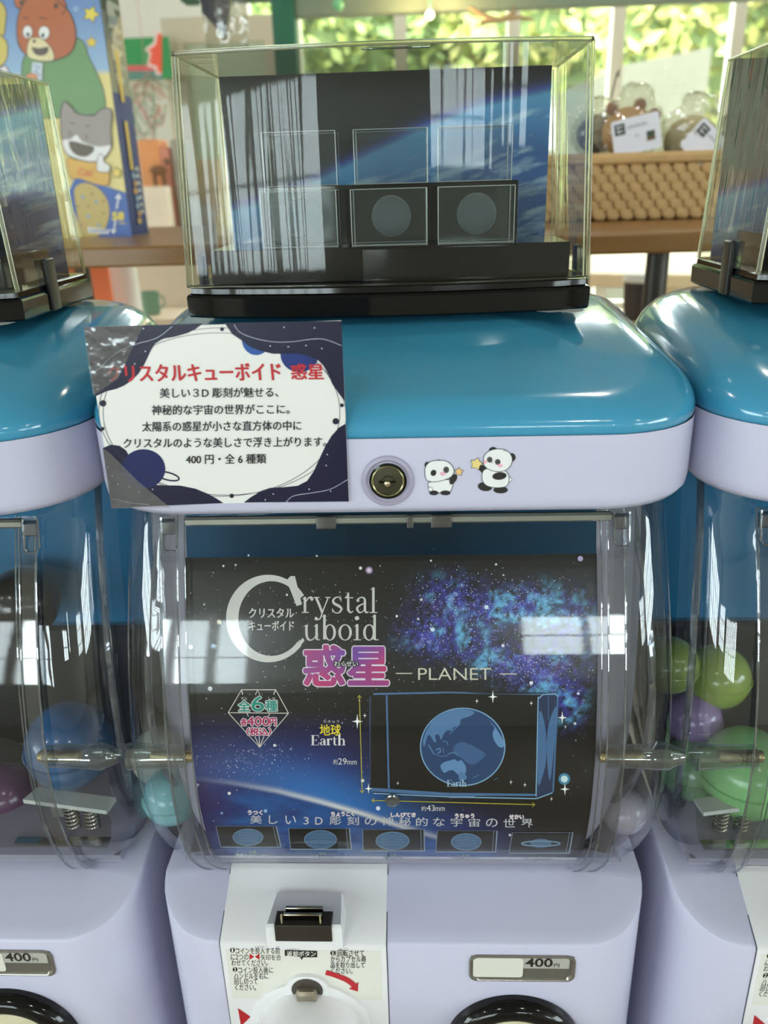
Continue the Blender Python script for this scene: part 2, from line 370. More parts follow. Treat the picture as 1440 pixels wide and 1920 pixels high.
# --- head: lavender band
hx0, hx1, hy0, hy1 = CX-15.5, CX+15.5, 36.4, 60.0
def ring(i, z, R=5.2, n=9, j=None):
    j = i if j is None else j
    return rr(hx0+i, hx1-i, hy0+j, hy1-i, max(R-min(i, j), .6), z, n)
obj('head_band', MB().loft([ring(1.2, -14.95), ring(.35, -14.85), ring(.05, -14.5), ring(0, -14.1), ring(0, -11.02)], True, False), LAV, M, angle=60)
def ztop(x, y):
    t = (y-38.2)/1.0; s = 0.31
    k = -9.22+s*(y-37.9); lim = -6.75
    return -math.log(math.exp(-k*2.2)+math.exp(-lim*2.2))/2.2-0.0012*(x-CX)**2
rings = [ring(.08, -11.02), ring(.02, -10.9)]
for k in range(11):
    a = math.radians(90*k/10); i = 2.9*(1-math.cos(a))
    zr = ring(i, 0.0, j=i*.52); rings.append([(x, y, -10.7+(ztop(x, y)+10.7)*math.sin(a)**.92) for x, y, _ in zr])
for i in (4.2, 5.6, 7.2, 9, 10.6, 11.5): rings.append([(x, y, ztop(x, y)) for x, y, _ in ring(i, 0, j=i-1.4*max(0, 1-(i-2.9)/4))])
obj('head_lid', MB().loft(rings, False, True), BLUE, M, angle=80)
obj('head_seam', MB().loft([ring(1.6, -15.3), ring(1.0, -14.9)], True, True), BLACK, M)
# --- lock
lc = (-1.42, 36.4, -13.12)
obj('lock_recess', MB().lathe(lc, [(1.28, -.005), (1.22, -.1), (1.08, -.13), (1.0, -.02), (.9, .02)], 'y', 48, False, True), mat('recess_lilac_grey', (168, 162, 186), .35), M)
lk = obj('lock', MB().lathe(lc, [(.9, .02), (.9, -.08), (.80, -.1), (.78, -.03)], 'y', 40, False, True), BLACK, M)
obj('lock_ring', MB().lathe(lc, [(.78, -.03), (.78, -.11), (.74, -.13), (.70, -.1)], 'y', 40, False, False), mat('antique_brass', (150, 146, 110), .25, metal=1), lk)
obj('lock_face', MB().lathe(lc, [(.72, -.06), (.3, -.09), (.27, -.14)], 'y', 40, False, True), mat('lock_face_metal', (92, 90, 76), .3, metal=.9, bump=.2, scale=300), lk)
obj('key_slot', MB().box(lc[0]-.42, lc[0]+.36, 36.24, 36.3, -13.17, -13.08), BLACK, lk, smooth=False)
obj('key_bow', MB().lathe((lc[0]-.03, 36.26, -13.2), [(.16, 0), (.14, -.1), (.06, -.14)], 'y', 20, False, True), mat('worn_silver', (200, 190, 160), .2, metal=1), lk)
# --- clear drum: sides (wrap round the corners) and back, left open at the front for the cover
cxl, cxr = -13.72, 10.72
def half(z): return float(np.interp(z, [-41, -40, -39.3, -38.6, -37.5, -36, -33, -29, -24, -19, -15], [12.2, 13.2, 14.0, 14.6, 15.1, 15.4, 15.6, 15.6, 15.45, 15.2, 15.1]))
zs = [-15, -16, -17.5, -19, -21, -23, -25, -27, -29, -31, -33, -34.5, -35.5, -36.5, -37.3, -38, -38.6, -39.2, -39.8, -40.4]
def side(sgn):
    R = []
    for z in zs:
        h = half(z); y0 = fy(z)+.1; r = 2.9; e = cxr-.1 if sgn > 0 else cxl+.1; xe = CX+sgn*h; row = [(e, y0-.05, z)]
        for k in range(9):
            a = math.radians(90*k/8); row.append((xe-sgn*r*(1-math.sin(a)), y0+r*(1-math.cos(a))*1.25, z))
        row += [(xe-sgn*.05, 44, z), (xe-sgn*.3, 50, z)]
        R.append(row)
    return R
for sgn in (-1, 1): obj('drum_side', MB().loft(side(sgn), closed=False), CLEAR, M, angle=80)
obj('rear_shell', MB().box(CX-15.0, CX+15.0, 50, 59, -29.0, -14.9, .6), TEAL, M)
obj('rear_opening_dark', MB().box(CX-14.8, CX+14.8, 50.3, 59, -39.5, -29.0, .3), mat('opening_shade_black', (14, 15, 18), .45, var=.2), M)  # block standing for the rear opening, its darkness put into the colour
# lip rib near each rear edge of the drum side
for sgn in (-1, 1):
    obj('drum_rib', MB().tube([(CX+sgn*(half(z)-1.9+.9*math.sin((z+40)/26*3.1)), fy(z)+5.5-2.0*math.sin((z+40)/26*3.1), z) for z in zs[1:]], .22), RIB, M)
# --- clear front cover with its two raised edges
cov = [[(x, fy(z)-.42, z) for x in np.linspace(cxl, cxr, 9)] for z in zs[1:-1]]
cover = obj('front_cover', MB().loft(cov, closed=False), COVER, M, angle=80)
def edge_path(x0, dz=0.0, o=-.42): return [(x0-(np.sign(x0-CX))*.55*max(0, (-36-z)/3.6)**1.3, fy(z)+o, z) for z in zs[1:-1]]
for x0, r, o in ((cxl, .07, -.42), (cxl+.9, .055, -.43), (cxl+1.25, .05, -.2), (cxr, .07, -.42), (cxr-.9, .055, -.43), (cxr-1.2, .05, -.2)):
    obj('cover_edge', MB().tube(edge_path(x0, o=o), r), RIB, cover)
for xa, xb in ((cxl+.05, cxl+.85), (cxr-.85, cxr-.05)):
    obj('cover_flange', MB().loft([[(x-(np.sign(x-CX))*.55*max(0, (-36-z)/3.6)**1.3, fy(z)-.36, z) for x in (xa, xb)] for z in zs[1:-1]], closed=False), clear('clear_flange', (205, 208, 212), .09, .03, bump=.2, scale=9, milk=.04, milkcol=(150, 150, 160)), cover, angle=80)
rz = -15.2
obj('top_rail', MB().box(-12.4, 10.1, fy(-16.5)-.6, fy(-16.5)-.2, -16.55, -16.05, .12), mat('clear_rail_silver', (176, 182, 176), .2, metal=.7, bump=.3, scale=20), cover)
for xa, xb in ((-5.35, -4.3), (-.6, -.25), (.65, 1.75)):
    obj('hinge_tab', MB().box(xa, xb, fy(-16.5)-.85, fy(-16.5)-.6, -16.7, -15.95, .06), RIB, cover)
for xa in (-13.6, 10.15):
    obj('latch_loop', MB().tube([(xa, 39.2, -16.0), (xa, 38.8, -17.5), (xa+.15, 38.7, -17.75), (xa+.65, 38.7, -17.75), (xa+.8, 38.8, -17.5), (xa+.8, 39.2, -16.0)], .07), RIB, cover)
    obj('latch_pin', MB().box(xa-.05, xa+.75, 38.9, 39.3, -16.9, -16.1, .08), RIB, cover)
# --- knurled screws in their clear bosses, each side of the cover
KN = mat('knurled_brass', (196, 176, 130), .25, metal=1, bump=.9, scale=420)
for sgn, e, s1 in ((-1, cxl, -16.6), (1, cxr, 14.3)):
    zc = -29.3; yc = fy(zc)+.75
    obj('screw_boss', MB().lathe((0, yc, zc), [(.62, e-sgn*.6), (.66, e+sgn*1.2), (.78, e+sgn*2.6), (.35, s1)], 'x', 24), clear('boss_clear', (214, 220, 218), .14, .04, milk=.03, milkcol=(190, 195, 190)), M)
    obj('knurled_screw', MB().lathe((0, yc, zc), [(.3, e-sgn*1.0), (.34, e-sgn*.9), (.34, e+sgn*1.25), (.28, e+sgn*1.35)], 'x', 24), KN, M)
# --- things seen inside the lower drum: tray, plate and springs
obj('drum_tray', MB().box(CX-13.6, CX+13.6, 38.6, 50, -39.4, -38.9, .2), mat('tray_grey_lilac', (150, 146, 165), .5, var=.1), M)
obj('rotor_disc', MB().lathe((CX, 45.5, -38.9), [(4.4, 0), (4.4, .5), (4, .7), (2, .9)], 'z', 40, True, True), mat('rotor_dark_grey', (44, 42, 42), .5), M)
for sgn in (-1, 1):
    pl = obj('agitator_plate', MB().prism([(CX+sgn*6.5, 41.2), (CX+sgn*12.4, 40.2), (CX+sgn*12.6, 41.4), (CX+sgn*7, 42.4)], -36.9, -36.6, 'xy'), mat('pale_nylon', (196, 200, 194), .4), M)
    obj('spring_post', MB().box(CX+sgn*8.0, CX+sgn*8.9, 41.6, 42.6, -38.4, -36.9), mat('post_grey', (120, 120, 116), .5), M, smooth=False)
    for q in (9.6, 10.9):
        sp = [(CX+sgn*q+.42*math.cos(a), 41.1+.42*math.sin(a), -38.8+.0485*a) for a in np.linspace(0, 12*math.pi, 120)]
        obj('spring', MB().tube(sp, .07, 6), CHROME, M)
    obj('metal_strip', MB().prism([(CX+sgn*6.2, 39.6), (CX+sgn*12.4, 39.4), (CX+sgn*12.4, 40.2), (CX+sgn*6.2, 40.2)], -38.9, -38.75, 'xy'), CHROME, M)
# --- body: rounded prism whose top is cut by the sloping shoulder
bx0, bx1 = CX-14.8, CX+14.75
def cutz(x, y): return min(-39.45, -41.3+.45*(y-34.5))
def bring(i, z, R=3.9, n=10): return rr(bx0+i, bx1-i, 34.5+i, 60-i, max(R-i, .3), z, n)
def tw(r): return [(x, y, cutz(x, y)) for x, y, _ in r]
br = [bring(0, -66), bring(0, -55), bring(0, -45)]
a_ = bring(0, 0); br.append([(x, y, cutz(x, y)-.16) for x, y, _ in a_]); b_ = bring(.05, 0); br.append([(x, y, cutz(x, y)-.05) for x, y, _ in b_]); br.append(tw(bring(.16, 0)))
for i in (.8, 2, 3.5, 4.4, 5.5, 8, 11): br.append(tw(bring(i, 0)))
obj('body', MB().loft(br, True, True), LAV, M, angle=28)
# coin panel: a paler slab wrapping over the shoulder
def panel(x0, x1, o, z1=-66, ytop=38.7):
    prof = [(ytop, cutz(0, ytop)+o), (34.62, -41.3+.054+o), (34.5-o*.7, -41.36+o*.3), (34.5-o, -41.55), (34.5-o, z1)]
    mb = MB(); mb.loft([[(x0, y, z) for y, z in prof]+[(x0, 35.2, z1), (x0, 35.2, -42.5), (x0, ytop, cutz(0, ytop)-.6)], [(x1, y, z) for y, z in prof]+[(x1, 35.2, z1), (x1, 35.2, -42.5), (x1, ytop, cutz(0, ytop)-.6)]], True, True)
    return mb
obj('coin_panel', panel(-12.02, -2.2, .07), WHITE, M, angle=25)
for x in (-12.09, -2.2): obj('panel_seam', panel(x, x+.07, .015), mat('seam_dark', (86, 84, 104), .7), M, angle=25)
hs = obj('coin_slot_housing', MB().loft([[(x0, 34.42, -41.35), (x0+.12, 34.25, -41.25), (x0+.12, 34.25, -39.75), (x0+.18, 34.4, -39.62), (x0+.35, 36.9, -39.9), (x0+.35, 37.2, -40.3), (x0, 37.2, -41)] for x0 in (-9.25,)]+[[(x, y, z) for x, y, z in [(-4.6, 34.42, -41.35), (-4.72, 34.25, -41.25), (-4.72, 34.25, -39.75), (-4.78, 34.4, -39.62), (-4.95, 36.9, -39.9), (-4.95, 37.2, -40.3), (-4.6, 37.2, -41)]]], True, True), WHITE, M, angle=25)
ci = obj('coin_slot_block', MB().box(-8.62, -5.3, 34.15, 35.25, -40.75, -39.5, .05), DARK, M)
for k, y in enumerate((34.55, 34.98)):
    obj('slot_blade', MB().box(-8.1+.05*k, -5.85, y, y+.16, -39.55, -39.12+.04*k, .04), mat('slot_black_metal', (40, 38, 34), .18, metal=.9), ci)
    obj('blade_lip', MB().box(-8.1+.05*k, -5.85, y-.02, y+.18, -39.13+.04*k, -39.06+.04*k, .02), mat('worn_silver', (200, 190, 160), .2, metal=1), ci)
for x in (-8.2, -5.95): obj('blade_hook', MB().tube([(x, 34.5, -39.0), (x, 34.4, -39.3), (x, 34.35, -39.5)], .07), mat('worn_silver', (200, 190, 160), .2, metal=1), ci)
# return button in its arched bezel, dial knob below it
def yz_arch(x0, x1, z0, z1, R): return rr(x0, x1, z0, z1, R, 0, 8)
bz = [(p[0], p[1]) for p in rr(-8.35, -5.7, -46.5, -43.6, 1.2, 0, 8)]
obj('button_bezel', MB().loft([[(x, 34.43, z) for x, z in bz], [(x, 34.15, z) for x, z in bz], [(-7.02+(x+7.02)*.93, 34.08, -45.05+(z+45.05)*.93) for x, z in bz]], False, True), WHITE, M)
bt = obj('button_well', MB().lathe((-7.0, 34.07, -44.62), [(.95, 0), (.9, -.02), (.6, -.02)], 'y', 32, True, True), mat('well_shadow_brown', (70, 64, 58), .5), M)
bt.scale = (1, 1, 1)
obj('return_button', MB().box(-7.62, -6.38, 33.55, 34.2, -45.35, -44.3, .16), mat('brushed_nickel', (176, 168, 150), .3, metal=.9, bump=.3, scale=90), M)
kc = (-7.05, 34.45, -48.05)
obj('dial_bezel', MB().lathe(kc, [(3.75, 0), (3.75, -.22), (3.6, -.32), (3.3, -.34)], 'y', 56, False, True), WHITE, M)
obj('dial_knob', MB().lathe(kc, [(3.2, -.3), (3.15, -1.4), (3.02, -2.3), (2.8, -2.75), (2.3, -2.95), (1.0, -3.0)], 'y', 56, False, True), mat('knob_white', (238, 236, 238), .18, coat=.5), M)
# price window
px0, px1, pz0, pz1 = 2.68, 8.88, -44.1, -42.02
def prr(i, y): return [(x, y, z) for x, z, _ in rr(px0+i, px1-i, pz0+i, pz1-i, .5-i*.4, 0, 6)]
pw = obj('price_window_frame', MB().loft([prr(0, 34.52), prr(0, 34.40), prr(.1, 34.36), prr(.2, 34.42), prr(.26, 34.49)], False, False), mat('smoky_clear_frame', (138, 132, 124), .15, metal=.6, bump=.3, scale=30), M)
obj('price_window_back', MB().box(px0+.1, px1-.1, 34.47, 34.6, pz0+.1, pz1-.1), mat('dark_grey_inner', (96, 92, 84), .5), pw, smooth=False)
obj('price_card', MB().box(px0+3.15, px1-.35, 34.44, 34.468, -43.05, -42.18), mat('price_card_grey', (176, 174, 168), .6), pw, smooth=False)
obj('blank_card', MB().loft([[(x, y, z) for x, z, _ in rr(px0+.22, px0+3.15, -43.75, -42.2, .2, 0, 4)] for y in (34.46, 34.40)], True, True), mat('blank_card_white', (222, 221, 212), .5), pw)
Print().text('400', 5.95, -42.22, 7.55, -42.92, (34, 30, 28), .02).text('円', 7.62, -42.62, 7.95, -42.92, (34, 30, 28), .01).emit('price_text', lambda V: np.stack([V[:, 0], np.full(len(V), 34.44), -np.abs(V[:, 1])], 1), INK, pw, lift=.01)
# black ring of the capsule outlet
rc = (5.42, 34.5, -49.45)
obj('outlet_ring', MB().lathe(rc, [(4.12, 0), (4.12, -.35), (3.95, -.75), (3.6, -.98), (3.2, -1.0), (2.85, -.8), (2.7, -.45)], 'y', 72, False, False), BLACK, M, angle=80)
obj('outlet_door', MB().lathe(rc, [(2.75, -.4), (2.6, -.62), (1.2, -.9)], 'y', 48, False, True), mat('outlet_cream', (214, 208, 176), .3, coat=.4), M)
# instruction sticker on the coin panel
ys_ = 34.43-.012
obj('instruction_label', MB().box(-11.72, -2.55, ys_-.01, ys_+.02, -45.85, -41.72), mat('sticker_off_white', (228, 227, 219), .4), M, smooth=False)
S = on_y(34.43); K = (26, 24, 22); RED = (186, 28, 38); p = Print()
def T(s, x0, y0, x1, y1, c=K, b=.009, P=None, slope=0.0): (P or p).text(s, x0, y0, x1, y1, c, b, slope=slope)
p.ell(436, 1781, 4.6, 4.6, K); T('1', 434.6, 1777.5, 437.4, 1784.5, (235, 235, 225), .03)
T('コインを投入する前', 442, 1776, 525, 1788); T('に2つの', 433, 1788, 466, 1799); p.poly([(468, 1787), (477, 1793), (468, 1799)], RED).poly([(487, 1787), (478, 1793), (487, 1799)], RED)
T('矢印を合', 489, 1789, 527, 1800); T('わせてください。', 434, 1799, 502, 1810)
p.ell(441, 1817, 4.6, 4.6, K); T('2', 439.5, 1813.5, 442.5, 1820.5, (235, 235, 225), .03)
T('コイン投入後に', 447, 1812, 512, 1824); T('ハンドルを右に', 439, 1823, 503, 1835); T('回し切って', 440, 1834, 483, 1845); T('ください。', 441, 1845, 480, 1856)
T('とうにゅう', 478, 1773, 500, 1775.5, b=0); T('まえ', 517, 1773, 524, 1775.5, b=0); T('とうにゅうご', 475, 1809.5, 500, 1812, b=0)
p.poly([(534, 1780), (595, 1782), (595, 1794), (569, 1794), (566, 1799), (562, 1793), (534, 1791)], K); T('返却ボタン', 538, 1782.5, 592, 1792.5, (235, 235, 225), .02); T('へんきゃく', 538, 1777.3, 560, 1779.6, b=0)
p.ell(624, 1786, 4.6, 4.6, K); T('3', 622.5, 1782.5, 625.5, 1789.5, (235, 235, 225), .03)
T('1回転させて', 629, 1780, 683, 1792); T('からカプセル商', 620, 1791, 686, 1803); T('品を取り出して', 620, 1803, 684, 1814); T('ください。', 621, 1814, 661, 1825); T('かいてん', 636, 1777, 655, 1779.5, b=0)
ap = [(611, 1822), (630, 1828), (650, 1836), (664, 1846)]
p.line(ap, [9, 9, 10, 10], RED, smooth=6); p.poly([(671, 1858), (672, 1840), (654, 1853)], RED)
p.emit('label_text', S, INK, M, lift=.012+.015)
Print().poly([(446, 1890), (470, 1906), (452, 1924)], RED).emit('red_arrow', on_y(34.43), INK, M, lift=.014)
# ================================================================ clear display case standing on each machine
cx0b, cx1b, cx0t, cx1t = -12.72, 9.48, -12.2, 9.02
def make_case():
    c = thing('display_case', 'clear display case on the middle machine holding six crystal blocks', 'display case', (-1.62, 51, -6.75), 'display cases on top of the machines')
    def bow(x, a): return a*(1-((x+1.62)/11.1)**2)
    def base_ring(g, z, b=1.25):
        xs = np.linspace(cx0b-.15-g, cx1b+.15+g, 15)
        f = [(x, 46.15-g-bow(x, b)+(0.35 if i in (0, 14) else 0), z) for i, x in enumerate(xs)]
        return f+[(xs[-1], 57.4+g-.3, z), (xs[-1]-.3, 57.4+g, z), (xs[0]+.3, 57.4+g, z), (xs[0], 57.4+g-.3, z)]
    obj('base', MB().loft([base_ring(-.1, -6.72), base_ring(0, -6.6), base_ring(.02, -5.62), base_ring(-.05, -5.5), base_ring(-.2, -5.42), base_ring(-.22, -5.15), base_ring(-.3, -5.06)], True, True), BLACK, c, angle=30)
    obj('base_tab', MB().box(cx0b-.32, cx0b+.02, 50.2, 51.4, -6.7, -3.6, .08), mat('satin_black', (26, 24, 22), .35), c)
    obj('base_tab', MB().box(cx1b-.02, cx1b+.32, 50.2, 51.4, -6.7, -3.6, .08), mat('satin_black', (26, 24, 22), .35), c)
    xs = np.linspace(0, 1, 13)
    def row(z, k, b): return [(cx0b+(cx0t-cx0b)*k+(cx1b-cx0b+(cx1t-cx0t-cx1b+cx0b)*k)*u, 46.5+.15*k-b*(1-(2*u-1)**2), z) for u in xs]
    obj('front_panel', MB().loft([row(-5.1, 0, 1.1), row(6.45, 1, 1.1)], closed=False), CASEM, c, angle=80)
    obj('side_panel', MB().add([(cx0b, 46.5, -5.1), (cx0b+.1, 57, -5.1), (cx0t+.1, 56.9, 6.45), (cx0t, 46.65, 6.45)], [(0, 1, 2, 3)]), CASES, c, smooth=False)
    obj('side_panel', MB().add([(cx1b, 46.5, -5.1), (cx1b-.1, 57, -5.1), (cx1t-.1, 56.9, 6.45), (cx1t, 46.65, 6.45)], [(0, 1, 2, 3)]), CASES, c, smooth=False)
    obj('rear_panel', MB().add([(cx0b+.1, 57, -5.1), (cx1b-.1, 57, -5.1), (cx1t-.1, 56.9, 6.45), (cx0t+.1, 56.9, 6.45)], [(0, 1, 2, 3)]), clear('case_rear', (244, 246, 242), .05, .03), c, smooth=False)
    tp = row(6.45, 1, 1.1); obj('top_panel', MB().add(tp+[(cx1t-.1, 56.9, 6.45), (cx0t+.1, 56.9, 6.45)], [tuple(range(15))]), clear('case_top', (240, 242, 234), .07, .04, bump=.25, scale=12, stretch=(1, 6, 1)), c, smooth=False)
    E = [row(6.45, 1, 1.1), [(cx0t, 46.65, 6.45), (cx0t+.1, 56.9, 6.45)], [(cx1t, 46.65, 6.45), (cx1t-.1, 56.9, 6.45)], [(cx0t+.1, 56.9, 6.45), (cx1t-.1, 56.9, 6.45)], row(-5.02, 0, 1.1)]
    for pth, r in zip(E, (.12, .08, .08, .07, .08)): obj('edge', MB().tube(pth, r, 8), EDGE, c)
    for x, xt, y, r in ((cx0b, cx0t, 46.55, .11), (cx1b, cx1t, 46.55, .11), (cx0b+.1, cx0t+.1, 56.95, .08), (cx1b-.1, cx1t-.1, 56.95, .08)):
        obj('edge', MB().tube([(x, y, -5.1), (xt, y+.1 if y < 50 else y-.1, 6.4)], r, 8), EDGE, c)
        obj('edge_core', MB().tube([(x+(.2 if x < 0 else -.2), y+.2, -5.1), (xt+(.2 if x < 0 else -.2), y+.25, 6.3)], .045, 6), mat('moulding_cream', (232, 228, 190), .3), c)
    obj('moulding_mark', MB().box(-2.6, .9, 46.9, 47.1, 6.36, 6.46, .03), RIB, c)
    obj('torn_tape', MB().add([(6.6, 45.6, -6.68), (7.2, 45.2, -6.7), (7.9, 45.3, -6.7), (8.5, 45.0, -6.72), (9.1, 45.4, -6.7), (9.3, 46.1, -6.68), (6.7, 46.2, -6.68)], [tuple(range(7))]), mat('tape_scrap_white', (205, 214, 214), .4), c, smooth=False)
    return c
CASE = make_case()
# printed backdrop card: the Earth's limb from space
def fbm(X, Y, s, oct=4, seed=0):
    out = np.zeros_like(X); a = 1.0; tot = 0
    for o in range(oct):
        g = np.random.default_rng(seed*17+o).random((64, 64)); u, v = X/s*2**o, Y/s*2**o
        i, j = np.floor(u).astype(int), np.floor(v).astype(int); fu, fv = u-i, v-j; fu = fu*fu*(3-2*fu); fv = fv*fv*(3-2*fv)
        i, j = i % 64, j % 64; i1, j1 = (i+1) % 64, (j+1) % 64
        out += a*((g[i, j]*(1-fu)+g[i1, j]*fu)*(1-fv)+(g[i, j1]*(1-fu)+g[i1, j1]*fu)*fv); tot += a; a *= .55
    return out/tot
def grid(f, x0, x1, z0, z1, nx, nz):
    X, Z = np.meshgrid(np.linspace(x0, x1, nx), np.linspace(z0, z1, nz)); V = f(X.ravel(), Z.ravel())
    F = [(j*nx+i, j*nx+i+1, (j+1)*nx+i+1, (j+1)*nx+i) for j in range(nz-1) for i in range(nx-1)]
    return V, F
def mixc(a, b, t): t = np.clip(t, 0, 1)[:, None]; return a*(1-t)+b*t
LC = lambda *c: np.array(lin(c))
def backdrop(dx=0.0, name='backdrop_card'):
    V, F = grid(lambda x, z: np.stack([x+dx, np.full_like(x, 56.3), z], 1), -12.0, 8.5, -5.0, 6.45, 200, 120)
    x, z = V[:, 0]-dx, V[:, 2]
    limb = np.interp(x, [-12.2, -9, -6, -3, .5, 4, 8.6], [-1.2, -.45, .65, 1.95, 3.35, 4.5, 5.3]); d = limb-z
    X, Y = x*np.cos(.25)+z*np.sin(.25)+50, z*np.cos(.25)-x*np.sin(.25)+50
    cl = np.clip((fbm(X, Y*5, 2.6, 5, 3)-.56)*5, 0, 1)*np.clip(d/1.5, 0, 1)
    sea = mixc(LC(86, 158, 208)*np.ones((len(x), 1)), LC(30, 88, 160)*np.ones((len(x), 1)), d/4+fbm(X, Y, 3, 3, 5)*.4-.1)
    c = mixc(LC(14, 14, 16)*np.ones((len(x), 1)), LC(50, 72, 160)*np.ones((len(x), 1)), np.exp(-np.abs(d)/.22)); c = np.where((d > 0)[:, None], mixc(c, sea, d/.35), c)
    c = mixc(c, LC(170, 200, 220)*np.ones((len(x), 1)), cl*.7)
    mb = MB(); mb.v = V.tolist(); mb.f = F; o = obj(name, mb, vcol('card_print', .35), base=(dx-1.7, 56.3, -5.05), smooth=False, colors=c)
    ed = MB().box(dx-12.0, dx+8.5, 56.32, 56.42, -5.05, 6.45); obj('card_back', ed, mat('card_stock_grey', (150, 148, 140), .7), o, smooth=False); return o
tag(backdrop(), 'card printed with the blue limb of Earth from space behind the crystal blocks', 'backdrop card')
# black stepped riser with its crystals
def riser(dx, label):
    r = thing('stepped_riser', label, 'display stand', (dx-1.5, 50, -5.06), 'stepped risers inside the cases')
    sm = mat('riser_black_acrylic', (10, 9, 9), .1, coat=.1, spec=.4)
    obj('lower_step', MB().box(dx-11.5, dx+8.55, 47.2, 53.6, -5.04, -3.2, .04), sm, r)
    obj('upper_step', MB().box(dx-9.1, dx+6.05, 50.9, 53.4, -3.2, .02, .04), sm, r)
    obj('front_plate', MB().box(dx-2.9, dx+5.2, 46.9, 47.2, -5.04, -3.3, .03), sm, r)
    return r
riser(0, 'glossy black stepped riser under the crystal blocks in the middle case')
CRY = clear('crystal_block', (240, 243, 243), .03, .01, milk=.015, milkcol=(190, 210, 225))
CRE = mat('crystal_edge', (156, 162, 162), .15, spec=.8)
def crystal(x0, y0, z0, label, dx=0.0, planet=True, w=4.25, h=2.95, dpt=2.3, dark=False):
    c = thing('crystal_block', label, 'crystal ornament', (x0+w/2, y0+dpt/2, z0), 'crystal blocks in the display cases')
    obj('block', MB().box(x0, x0+w, y0, y0+dpt, z0, z0+h, .0), CRY, c, smooth=False)
    P = [(x0, z0), (x0+w, z0), (x0+w, z0+h), (x0, z0+h)]; fr = MB(); bk = MB()
    for i in range(4):
        a, b = P[i], P[(i+1) % 4]; fr.tube([(a[0], y0, a[1]), (b[0], y0, b[1])], .026, 6); bk.tube([(a[0]*.99+.01*(x0+w/2), y0+dpt, a[1]), (b[0]*.99+.01*(x0+w/2), y0+dpt, b[1])], .02, 6)
    obj('front_bevel', fr, CRE, c); obj('rear_bevel', bk, CRE, c)
    if planet:
        V = MB().ball((x0+w/2+.1, y0+dpt/2, z0+h/2), 1.12, 36, 24); obj('engraved_planet', V, clear('engraved_haze', (236, 238, 240), .0, .5, milk=.13 if not dark else .05, milkcol=(200, 214, 222), gain=.75), c)
    return c
for i, (x, nm) in enumerate(((-8.62, 'left'), (-3.55, 'middle'), (1.33, 'right'))):
    crystal(x, 48.4, -3.18, f'clear crystal block with a faint engraved planet, {nm} of the three in the lower row')
for i, (x, nm) in enumerate(((-8.75, 'left'), (-3.45, 'middle'), (1.4, 'right'))):
    crystal(x, 51.1, .04, f'clear crystal block on top of the riser, {nm} of the upper three', planet=False, dark=True, h=2.9)
# neighbours
for dx, nm, cdx in ((-31.2, 'left', -32.0), (31.2, 'right', 31.4)):
    m2 = copy_tree(M); m2.location.x += dx/100; m2['label'] = {'left': 'lavender and blue capsule machine cut by the left edge, with the big blue capsule', 'right': 'lavender and blue capsule machine cut by the right edge, with green capsules'}[nm]
    for o in list(m2.children):
        if o.name.startswith(('top_rail',)): bpy.data.objects.remove(o)
    c2 = copy_tree(CASE); c2.location.x += cdx/100; c2['label'] = f'clear display case standing on the {nm} machine, cut by the picture edge'
    o = backdrop(cdx); tag(o, f'card printed with blue sea from space inside the {nm} case', 'backdrop card')
    riser(cdx, f'glossy black stepped riser inside the {nm} case')
    if nm == 'left': crystal(cdx+5.6, 48.6, -.6+.0, 'thin dark crystal plate seen through the side of the left case', w=2.0, h=.8, planet=False, dpt=2.6)
    else: crystal(cdx-8.6, 48.4, -3.18, 'clear crystal block at the left end of the riser in the right case')
